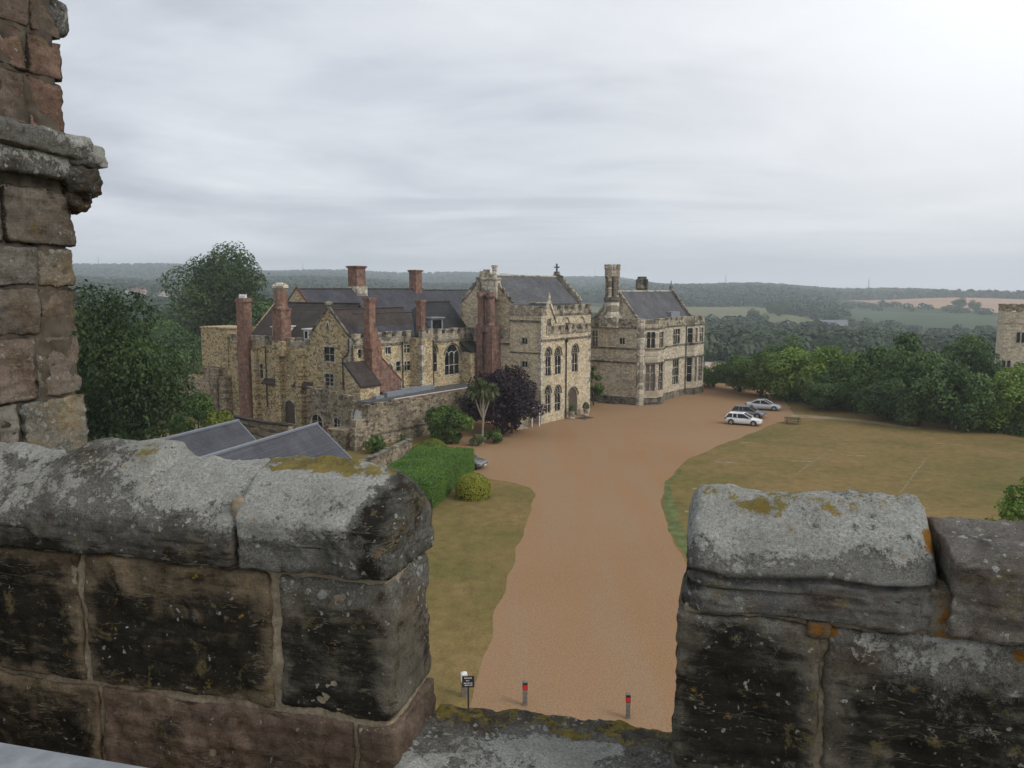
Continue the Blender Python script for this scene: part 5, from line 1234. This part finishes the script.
def well():
    x, y = ac(100.4, 55.6); t = thing('basement_steps', 'dark sunken opening with stone kerb at the foot of the bay fronted house', 'steps', (x, y, 0), R(-36))
    b = MB(); b.box(-1.4, 1.4, -.45, -.3, 0, .3); b.box(-1.4, -1.25, -.3, .45, 0, .3); b.box(1.25, 1.4, -.3, .45, 0, .3); b.build('kerb', M['blackstone'], t)
    k = MB(); k.box(-1.25, 1.25, -.3, .45, .006, .03); k.build('grille', M['black_metal'], t)
well()

#@@SECTION4
# ------------------------------------------------------------------ near parapet and turret; local x along the wall, local y outwards
def fbm(p, o=3): return noise.fractal(p, .9, 2.1, o)
def sst(x, a, b):
    t = min(1, max(0, (x - a) / (b - a))); return t * t * (3 - 2 * t)
def _old(t, b):
    o = t.obj(); mk = t.attr('mask'); mo = t.attr('mask', 'Alpha'); r, g, bl = t.sep(mk)[:3]; tint = t.attr('tint')
    n1 = t.noise(o, 5, 6, .65); n2 = t.noise(o, 21, 6, .75); n3 = t.noise(o, 110, 6, .9); n6 = t.noise(o, 330, 3, .8); n4 = t.noise(t.scale(o, (1.6, 1.6, 11)), 3, 7, .75); n5 = t.noise(t.addv(o, (4, 2, 7)), 8, 7, .68, dist=.8)
    def mixn(*ws):
        a = None
        for n, w in ws:
            q = t.math('MULTIPLY', t.math('SUBTRACT', n, .5), w); a = q if a is None else t.math('ADD', a, q)
        return a
    c = t.mix(1, tint, t.ramp(n1, [(.28, .55), (.72, 1.45)]), 'MULTIPLY')
    c = t.mix(t.ramp(n5, [(.5, 0.0), (.66, .6)]), c, (.135, .082, .050))
    c = t.mix(t.ramp(t.noise(t.addv(o, (1, 8, 3)), 6, 6, .7), [(.55, 0.0), (.68, .5)]), c, (.20, .17, .105))
    c = t.mix(1, c, t.ramp(n2, [(.3, .62), (.7, 1.35)]), 'MULTIPLY')
    # black algae crust, streaked along the bedding
    k = t.math('ADD', g, mixn((n4, 1.5), (n5, 1.7), (n2, .9), (n3, .35)))
    c = t.mix(t.math('MULTIPLY', t.ramp(k, [(.33, 0.0), (.50, .6), (.72, 1.0)]), .94), c, t.mix(n2, (.009, .0085, .007), (.038, .034, .027)))
    # thin pale scratches and bedding cracks
    n8 = t.noise(t.scale(t.addv(o, t.scale(t.noise(o, 7, 3, .6, col=True), (.05, .05, .05))), (1.3, 1.3, 8)), 2.2, 4, .6)
    ln = t.math('ABSOLUTE', t.math('SUBTRACT', n8, .52))
    c = t.mix(t.math('MULTIPLY', t.math('MULTIPLY', t.ramp(ln, [(.003, 1.0), (.009, 0.0)]), t.ramp(n5, [(.47, 0.0), (.58, 1.0)])), .75), c, (.27, .24, .16))
    # olive and yellowish crusts
    n9 = t.noise(t.addv(o, (11, 5, 2)), 10, 6, .72, dist=.5)
    c = t.mix(t.math('MULTIPLY', t.ramp(t.math('ADD', n9, mixn((n2, .35))), [(.60, 0.0), (.645, 1.0)]), .7), c, t.mix(n3, (.10, .082, .035), (.27, .225, .11)))
    # grey crust of fine grains
    gr = t.math('ADD', r, mixn((n2, 1.5), (n1, 1.0), (n3, .7)))
    c = t.mix(t.math('MULTIPLY', t.ramp(gr, [(.26, 0.0), (.36, .55), (.60, 1.0)]), .85), c, t.mix(t.ramp(t.math('ADD', t.math('MULTIPLY', n3, .55), t.math('MULTIPLY', n6, .45)), [(.36, 0.0), (.64, 1.0)]), (.055, .055, .048), (.34, .335, .30)))
    # pale crusts with crisp edges: broad sheets and small rosettes
    sh = t.math('ADD', t.math('MULTIPLY', r, 1.05), mixn((n5, 1.3), (n2, 1.0), (n3, .5)))
    pale = t.mix(t.ramp(n3, [(.3, 0.0), (.7, 1.0)]), (.28, .285, .25), (.66, .665, .62)); pale = t.mix(t.ramp(n1, [(.4, 0.0), (.65, .5)]), pale, (.31, .30, .25))
    c = t.mix(t.math('MULTIPLY', t.ramp(sh, [(.62, 0.0), (.68, 1.0)]), .9), c, pale)
    vp = t.addv(o, t.scale(t.noise(o, 12, 4, .7, col=True), (.07, .07, .07)))
    for sc, w in ((17, .36), (41, .50)):
        vd = t.vor(vp, sc, 'F1', 'Distance'); vc = t.sep(t.vor(vp, sc))[0]
        spot = t.math('SUBTRACT', t.math('ADD', t.math('MULTIPLY', r, .45), t.math('MULTIPLY', vc, w)), t.math('ADD', vd, t.math('MULTIPLY', t.math('SUBTRACT', n2, .5), .5)))
        c = t.mix(t.math('MULTIPLY', t.ramp(spot, [(.26, 0.0), (.32, 1.0)]), .8), c, pale)
    # dark pits
    c = t.mix(t.ramp(t.math('ADD', n3, t.math('MULTIPLY', n2, .6)), [(.58, .85), (.70, 0.0)]), c, (.024, .022, .018))
    # sprinkled pale grains
    v2 = t.vor(o, 75, 'F1', 'Distance'); vs = t.sep(t.vor(o, 75))[1]
    c = t.mix(t.math('MULTIPLY', t.math('MULTIPLY', t.ramp(v2, [(.16, 1.0), (.30, 0.0)]), t.ramp(t.math('ADD', vs, mixn((n1, .5))), [(.84, 0.0), (.90, 1.0)])), .4), c, (.27, .26, .21))
    c = t.mix(1, c, t.ramp(t.math('ADD', t.math('MULTIPLY', n3, .5), t.math('MULTIPLY', n6, .5)), [(.34, .55), (.66, 1.5)]), 'MULTIPLY')
    # moss and orange lichen
    mm = t.math('ADD', bl, mixn((n5, 2.0), (n2, 2.0), (n3, .8)))
    c = t.mix(t.math('MULTIPLY', t.ramp(mm, [(.46, 0.0), (.60, 1.0)]), .92), c, t.mix(t.math('ADD', t.ramp(n2, [(.3, 0.0), (.7, 1.0)]), t.math('MULTIPLY', t.math('SUBTRACT', n6, .5), .8)), (.070, .066, .018), (.37, .28, .06)))
    oo = t.math('ADD', mo, mixn((n2, 2.6), (n3, 1.4), (n5, 1.0)))
    c = t.mix(t.ramp(oo, [(.45, 0.0), (.6, 1.0)]), c, t.mix(n2, (.20, .085, .016), (.42, .20, .04)))
    h = t.math('ADD', t.math('ADD', n2, t.math('MULTIPLY', n6, .35)), t.math('ADD', t.math('MULTIPLY', n3, .9), t.math('ADD', t.math('MULTIPLY', n4, 1.1), t.math('MULTIPLY', t.ramp(sh, [(.6, 0.0), (.7, 1.0)]), .25))))
    t.put(b.inputs['Normal'], t.bump(h, .9, .014))
    return c
M['old'] = mat('old_sandstone', _old, .95, .12)
def _mortar(t, b):
    o = t.obj(); n = t.noise(o, 14, 6, .7); f = t.noise(o, 70, 3, .7); k = t.noise(t.scale(o, (1, 1, .6)), 4, 5, .7)
    c = t.mix(n, (.16, .13, .085), (.40, .335, .235)); c = t.mix(t.ramp(k, [(.54, 0.0), (.70, .7)]), c, (.055, .047, .033))
    c = t.mix(1, c, t.ramp(f, [(.3, .65), (.7, 1.25)]), 'MULTIPLY'); t.put(b.inputs['Normal'], t.bump(n, .6, .01)); return c
M['mortar'] = mat('lime_mortar', _mortar, .97, .08)
M['mortar_dark'] = plain('mortar_weathered', (.085, .07, .052), .97, .4, 18)

class Stones:
    def __init__(s): s.V = []; s.F = []; s.T = []; s.K = []
    def block(s, lo, hi, cell=.0115, r=.022, amp=.009, seed=0, tint=(.10, .09, .075), masks=None, shape=None, axis_amp=None):
        lo = np.array(lo); hi = np.array(hi); n = np.maximum(2, np.round((hi - lo) / cell)).astype(int); idx = {}; P = []; base = len(s.V)
        def vid(i, j, k):
            q = (i, j, k)
            if q not in idx: idx[q] = len(P); P.append(q)
            return idx[q]
        F = []
        for a, b_, c in ((0, 1, 2), (1, 2, 0), (2, 0, 1)):
            for side in (0, 1):
                for i in range(n[b_]):
                    for j in range(n[c]):
                        q = []
                        for di, dj in ((0, 0), (1, 0), (1, 1), (0, 1)):
                            w = [0, 0, 0]; w[a] = n[a] * side; w[b_] = i + di; w[c] = j + dj; q.append(vid(*w))
                        F.append(q if side else q[::-1])
        P = lo + np.array(P) / n * (hi - lo)
        inn = np.clip(P, lo + r, hi - r); d = P - inn; ln = np.linalg.norm(d, axis=1)[:, None]; nr = d / np.maximum(ln, 1e-9)
        P2 = inn + nr * r
        sd = Vector((seed * 3.17, seed * 1.31, seed * 2.7))
        for p, q in zip(P2, nr):
            v = Vector(p)
            if shape: v, q = shape(v, Vector(q))
            w = v + sd
            dsp = fbm(w * 4.5) * amp * .8 - max(0, noise.noise(w * 9) - .2) * amp * 1.6 + fbm(Vector((w.x * 5, w.y * 5, w.z * 34))) * amp * .40 + fbm(w * 19) * amp * .5 - abs(noise.noise(w * 40)) * amp * .45
            o = v + Vector(q) * dsp
            s.V.append(o); s.T.append((*tint, 1)); s.K.append(masks(o, (o - Vector(lo), Vector(hi) - o), w) if masks else (0, 0, 0, 0))
        s.F += [tuple(base + i for i in f) for f in F]
    def build(s, name, m, parent):
        o = mesh(name, s.V, s.F, m, parent, True); me = o.data
        for nm, dat in (('tint', s.T), ('mask', s.K)):
            at = me.color_attributes.new(nm, 'FLOAT_COLOR', 'POINT'); at.data.foreach_set('color', np.array(dat, np.float32).ravel())
        return o
PZ = 14.2
def parapet():
    t = thing('battlement_parapet', 'weathered stone parapet with two lichen covered merlons and the gap between them', 'parapet', (0, 0, PZ), -WA)
    off = Vector((0, 0, PZ))
    def B(st, u0, u1, z0, z1, n0=1.94, n1=2.27, **k): st.block((u0, n0, z0 - PZ), (u1, n1, z1 - PZ), **k)
    # coping section: height above its bed against the way across
    XP = [0, .10, .22, .42, .56, .72, .88, 1.0]
    def cop(name, u0, u1, z0, zc, seed, tint, masks, end=None, bed=.42, groove=None, wav=.02, hump=None, rr=.02, aa=.012):
        st = Stones(); n0, n1 = 1.925, 2.30; H = zc - z0
        YP = [bed, min(.97, bed + .13), min(.98, bed + .30), max(.93, bed + .15), 1.0, .93, .72, min(bed, .5)]
        def shape(v, q):
            f = (v.y - n0) / (n1 - n0); top = float(np.interp(f, XP, YP))
            w = 1 + wav * 2.6 * noise.noise(Vector((v.x * 4.1, seed, f * 2))) + wav * 1.6 * noise.noise(Vector((v.x * 13, seed, f * 5)))
            if hump: w += hump[2] * sst(v.x, hump[0], hump[0] + .14) * (1 - sst(v.x, hump[1], hump[1] + .03))
            if end:
                for ue, sg, rad in end:
                    e = min(1, max(0, (ue - v.x) * sg / rad)); g = math.sqrt(max(0, 1 - (1 - e) ** 2)); top *= .60 + .40 * g if top > bed + .02 else .9 + .1 * g
                    e2 = min(1, max(0, (ue - v.x) * sg / .07)); sh = .05 * (1 - math.sqrt(max(0, 1 - (1 - e2) ** 2)))
                    v.y += sh * (1 if f < .5 else -1) * abs(f - .5) * 2
            hz = (v.z - (z0 - PZ)) / H; v.z = z0 - PZ + hz * H * top * w
            if hz > .6: q = (q * .4 + Vector((0, -.6 if f < .5 else .5, .8))).normalized()
            if groove is not None:
                gz = v.z + PZ - groove - .015 * noise.noise(Vector((v.x * 5, 0, seed))); v.y += .022 * math.exp(-(gz / .008) ** 2) * (1 if f < .3 else 0) + (.010 if gz < 0 and f < .3 else 0)
            return v, q
        st.block((u0, n0, z0 - PZ), (u1, n1, zc - PZ), cell=.0105, r=rr, amp=aa, seed=seed, tint=tint, masks=masks, shape=shape)
        return st.build(name, M['old'], t)
    def m_c1(o, e, w):
        z = o.z + PZ; s = sst(z, 15.74, 15.9); n = fbm(w * 3)
        return (.12 + .52 * s + .30 * n + .30 * s * sst(o.x, -2.0, -1.45), .62 * (1 - sst(z, 15.70, 15.80)) + .1 * n, (.45 * sst(z, 15.93, 15.985) * sst(o.x, -2.0, -1.75) - .1), 0)
    cop('coping_stone', -2.95, -1.312, 15.70, 15.975, 3, (.135, .13, .115), m_c1, hump=(-2.05, -1.66, .17))
    def n_(o): return fbm(o * 7)
    def m_c2(o, e, w):
        z = o.z + PZ; s = sst(z - .03 * n_(o), 15.775, 15.835); n = fbm(w * 3); g = sst(o.x + .05 * n_(o), -.945, -.885)
        return ((.92 * s + .22 * n) * (1 - .8 * g) + .40 * (1 - s) - .06, .75 * g * (1 - sst(o.x, -.88, -.83) * .6) + .25 * (1 - sst(z, 15.70, 15.74)), .60 * sst(z, 15.925, 15.97) * sst(o.y, 2.03, 2.08) + .2 * n * sst(z, 15.92, 15.96), 0)
    cop('coping_stone', -1.305, -.825, 15.70, 15.998, 7, (.145, .145, .125), m_c2, end=[(-.825, 1, .20)], bed=.5)
    def m_c3(o, e, w):
        z = o.z + PZ; n = fbm(w * 3.5); s = sst(z, 15.80, 15.88)
        return (.52 * s + .30 * n + .22, .12 * (1 - s) + (.55 if o.x < 0 and z < 15.78 else 0) - .05, .40 * sst(z, 15.92, 15.97) + .2 * n - .05, 1.4 * math.exp(-(((o.x - .535) / .03) ** 2 + ((z - 15.90) / .025) ** 2)))
    cop('coping_stone', -.048, .536, 15.705, 15.985, 11, (.185, .182, .165), m_c3, end=[(-.048, -1, .035), (.536, 1, .03)], bed=.40, groove=15.805, rr=.009, aa=.016)
    def m_c4(o, e, w):
        n = fbm(w * 3); return (.22 + .35 * n, .12 + .2 * n, -.1, 0)
    cop('coping_stone', .545, 1.6, 15.70, 15.925, 15, (.24, .215, .19), m_c4, bed=.80, rr=.010, aa=.014)
    # coursed blocks of the two merlons
    def mk(rr, dk, top=0, moss=0, orange=None, streak=0):
        def f(o, e, w):
            z = o.z + PZ; ed = min(e[0].x, e[1].x, e[0].z + .01, e[1].z + .03); n = fbm(w * 3.2)
            g = dk * (sst(ed, -.02, .09) * .75 + .40 * sst(e[1].z, .05, .17) - .12) + .34 * n - .06; r = rr + .30 * n + top * sst(e[1].z, .17, .03)
            q = 0
            if orange: q = sum(1.5 * math.exp(-(((o.x - a) / c) ** 2 + ((z - b_) / c) ** 2)) for a, b_, c in orange)
            return (r, g - top * .6 * sst(e[1].z, .14, .03), moss, q)
        return f
    br = (.205, .160, .105); gy = (.195, .175, .135); rd = (.20, .145, .11)
    LEFT = ((-2.95, -1.868, 15.281, 15.695, br, mk(-.1, .98)), (-1.850, -1.209, 15.281, 15.695, br, mk(-.05, .88, .10, .12)), (-1.190, -.835, 15.281, 15.695, gy, mk(.0, .86, .50)),
            (-2.95, -1.826, 14.86, 15.270, br, mk(-.1, .80)), (-1.816, -.960, 14.86, 15.270, rd, mk(-.04, .36)), (-.948, -.825, 14.86, 15.270, rd, mk(.05, .30)))
    RIGHT = ((-.065, .276, 15.283, 15.695, gy, mk(-.06, .92, .16, 0, [(.268, 15.685, .020)])), (.288, .93, 15.283, 15.695, gy, mk(.0, .70, .48, 0, [(.292, 15.687, .014), (.70, 15.668, .012)])), (.95, 1.6, 15.283, 15.695, rd, mk(-.05, .75)),
             (-.065, .20, 14.86, 15.270, gy, mk(.2, .4)), (.215, .80, 14.86, 15.270, br, mk(0, .6)), (.815, 1.6, 14.86, 15.270, br, mk(0, .7)))
    for grp in (LEFT, RIGHT):
        st = Stones()
        for u0, u1, z0, z1, tn, f in grp: B(st, u0, u1, z0, z1, r=.011 if u1 != -.835 else .028, amp=.012, seed=int(abs(u0 * 31 + z0 * 7)), tint=tn, masks=f)
        st.build('merlon', M['old'], t)
    st = Stones()
    def m_s(o, e, w):
        n = fbm(w * 3); return (.66 + .45 * n - .5 * sst(o.y, 2.14, 2.26), .30 * sst(o.y, 2.12, 2.25) + .3 * n + .05, .52 * sst(o.y, 2.13, 2.25) + .35 * n - .06, 0)
    B(st, -.83, -.062, 14.9, 15.168, 1.90, 2.315, r=.014, amp=.017, seed=21, tint=(.135, .125, .10), masks=m_s)
    st.build('sill_stone', M['old'], t)
    # mortar fills the joints a little behind the stone faces
    st = Stones()
    for u0, u1, z0, z1 in ((-2.95, -.85, 14.87, 15.72), (-.05, 1.6, 14.87, 15.72), (-.9, 0, 14.87, 15.15)): st.block((u0, 1.954, z0 - PZ), (u1, 2.26, z1 - PZ), cell=.016, r=.008, amp=.008, seed=int(u0 * 9 + 40))
    st.block((.50, 1.985, 15.69 - PZ), (.59, 2.2, 15.80 - PZ), cell=.012, r=.012, amp=.014, seed=5)
    st.block((-1.34, 1.95, 15.69 - PZ), (-1.28, 2.2, 15.90 - PZ), cell=.012, r=.02, amp=.01, seed=6)
    o = mesh('mortar', st.V, st.F, M['mortar'], t, True)
    # orange lichen growing on the joint mortar
    st = Stones()
    def m_o(o, e, w): return (.2, 0, .1, .80 - math.hypot((o.x - .553) / .034, (o.z + PZ - 15.735) / .055) * .55)
    st.block((.505, 1.944, 15.67 - PZ), (.60, 2.0, 15.81 - PZ), cell=.006, r=.012, amp=.012, seed=9, tint=(.26, .22, .15), masks=m_o)
    st.build('joint_lichen', M['old'], t); st = Stones()
    st.block((.244, 1.941, 15.662 - PZ), (.30, 1.99, 15.706 - PZ), cell=.005, r=.008, amp=.007, seed=4, tint=(.2, .16, .1), masks=lambda o, e, w: (.1, 0, 0, .82 - math.hypot((o.x - .271) / .024, (o.z + PZ - 15.684) / .02) * .55))
    st.build('joint_lichen', M['old'], t)
    b = MB(); b.box(-9, 9, 1.945, 2.24, -PZ, .655); b.box(-9, 9, -5.5, 1.94, -.3, -.02); b.box(-9, 9, -6.2, -5.5, -PZ, 1.2); b.build('gatehouse_wall', M['rubble'], t)
parapet()
def rail():
    t = thing('guard_rail', 'pale grey metal guard rail in the bottom left corner, inside the parapet', 'rail', (0, 0, PZ), -WA)
    b = MB(); b.box(-3.5, 2.5, 1.475, 1.60, 15.165 - PZ, 15.292 - PZ); o = b.build('top_rail', M['galv'], t)
    bm = bmesh.new(); bm.from_mesh(o.data); bmesh.ops.bevel(bm, geom=[e for e in bm.edges], offset=.008, segments=2, affect='EDGES'); bm.to_mesh(o.data); bm.free()
    for u in (-3.0, -1.2, .6, 2.3):
        k = MB(); k.tube([(u, 1.54, -.02), (u, 1.54, 15.17 - PZ)], .025, 8); k.build('leg', M['galv'], t)
rail()
def turret():
    t = thing('stair_turret', 'stone stair turret with carved string course cut off by the left edge', 'turret', (0, 0, PZ), -WA)
    rnd = random.Random(8); st = Stones(); U1 = -2.35
    zs = [15.2, 15.46, 15.66, 15.86, 16.105, 16.33, 16.505, 16.655, 16.86]
    tan = [(.34, .27, .16), (.26, .245, .21), (.36, .26, .15), (.22, .19, .155), (.30, .275, .23), (.30, .235, .18), (.29, .22, .175)]
    def mm(rr, dk, orange=None):
        def f(o, e, w):
            n = fbm(w * 3.4); ed = min(e[0].y, e[1].y, e[0].z, e[1].z); q = 0
            return (rr + .34 * n, dk + .30 * n - .05 + .75 * (1 - sst(ed, .0, .016)), .10 + .25 * n - .15, q)
        return f
    for i in range(len(zs) - 1):
        z0, z1 = zs[i] + .003, zs[i + 1] - .003; far = 2.538 + .016 * (i / 7) + rnd.uniform(-.004, .004)
        j = 2.28 + rnd.uniform(-.05, .12); cuts = [1.7, 2.0, j, far] if i != 4 else [1.7, 2.16, 2.33, far]
        for a, b_ in zip(cuts[:-1], cuts[1:]):
            tn = rnd.choice(tan); k = rnd.uniform(.9, 1.25) * (1.1 if i < 4 else .8)
            st.block((U1 - .35, a + .003, z0 - PZ), (U1 + rnd.uniform(-.012, .008), b_ - .003, z1 - PZ), cell=.0095, r=.006, amp=.016, seed=i * 7 + int(a * 10), tint=tuple(q * k for q in tn), masks=mm(rnd.uniform(-.05, .34), rnd.uniform(-.08, .16)))
    zs = [17.07, 17.255, 17.405, 17.56, 17.85, 18.15, 18.5]
    red = [(.25, .155, .12), (.25, .165, .125), (.22, .17, .135), (.27, .215, .165)]
    for i in range(len(zs) - 1):
        z0, z1 = zs[i] + .005, zs[i + 1] - .005; far = 2.548 + .006 * i
        cuts = [1.7, 2.05, 2.36 + rnd.uniform(-.06, .06), far]
        for a, b_ in zip(cuts[:-1], cuts[1:]):
            st.block((U1 - .35, a + .005, z0 - PZ), (U1 + rnd.uniform(-.008, .006) - .01, b_ - .005, z1 - PZ), cell=.010, r=.006, amp=.012, seed=50 + i * 7 + int(a * 10), tint=rnd.choice(red), masks=mm(rnd.uniform(-.1, .08), rnd.uniform(-.05, .18)))
    st.build('wall_stones', M['old'], t)
    b = MB(); b.box(-4.2, U1 - .018, 1.5, 2.51, -2, 18.6 - PZ); b.build('mortar', M['mortar_dark'], t)
    st = Stones(); ms = lambda o, e, w: (.42 + .5 * fbm(w * 3) + .25 * sst(e[1].z, .07, .02), .35 * sst(e[1].z, .03, .09) + .25 * fbm(w * 4), .12, 0)
    st.block((U1 - .35, 1.7, 16.98 - PZ), (U1 + .06, 2.60, 17.07 - PZ), cell=.010, r=.016, amp=.014, seed=61, tint=(.19, .185, .165), masks=ms)
    st.block((U1 - .35, 1.7, 16.90 - PZ), (U1 + .03, 2.565, 16.985 - PZ), cell=.010, r=.014, amp=.012, seed=62, tint=(.10, .095, .08), masks=ms)
    st.build('string_course', M['old'], t)
    # weathered carved head at the corner under the string
    st = Stones(); mg = lambda o, e, w: (.30 + .5 * fbm(w * 5), .12 + .4 * fbm(w * 4), .1, 0)
    st.block((U1 - .2, 2.50, 16.955 - PZ), (U1 + .05, 2.70, 17.05 - PZ), cell=.009, r=.02, amp=.02, seed=71, tint=(.12, .115, .10), masks=ms)
    st.block((U1 - .18, 2.50, 16.855 - PZ), (U1 + .035, 2.66, 16.965 - PZ), cell=.009, r=.04, amp=.03, seed=72, tint=(.09, .085, .07), masks=mg)
    st.block((U1 - .16, 2.50, 16.795 - PZ), (U1 + .02, 2.625, 16.87 - PZ), cell=.009, r=.03, amp=.025, seed=73, tint=(.09, .08, .06), masks=mg)
    st.build('carved_head', M['old'], t)
    st = Stones(); st.block((U1 - .2, 2.50, 17.43 - PZ), (U1 - .01, 2.605, 17.56 - PZ), cell=.009, r=.03, amp=.012, seed=74, tint=(.06, .055, .05), masks=mg)
    st.build('water_spout', M['old'], t)
turret()

# ------------------------------------------------------------------ damp air
def haze():
    m = bpy.data.materials.new('haze'); m.use_nodes = True; t = NT(m.node_tree); t.n.clear()
    v = t.node('ShaderNodeVolumePrincipled'); v.inputs['Color'].default_value = (.86, .93, 1, 1); v.inputs['Density'].default_value = .00032; v.inputs['Anisotropy'].default_value = .25
    o = t.node('ShaderNodeOutputMaterial'); t.l.new(v.outputs[0], o.inputs['Volume'])
    b = MB(); b.box(-4600, 4600, -4600, 4600, -60, 172); o = b.build('haze', m); o['kind'] = 'stuff'
haze()
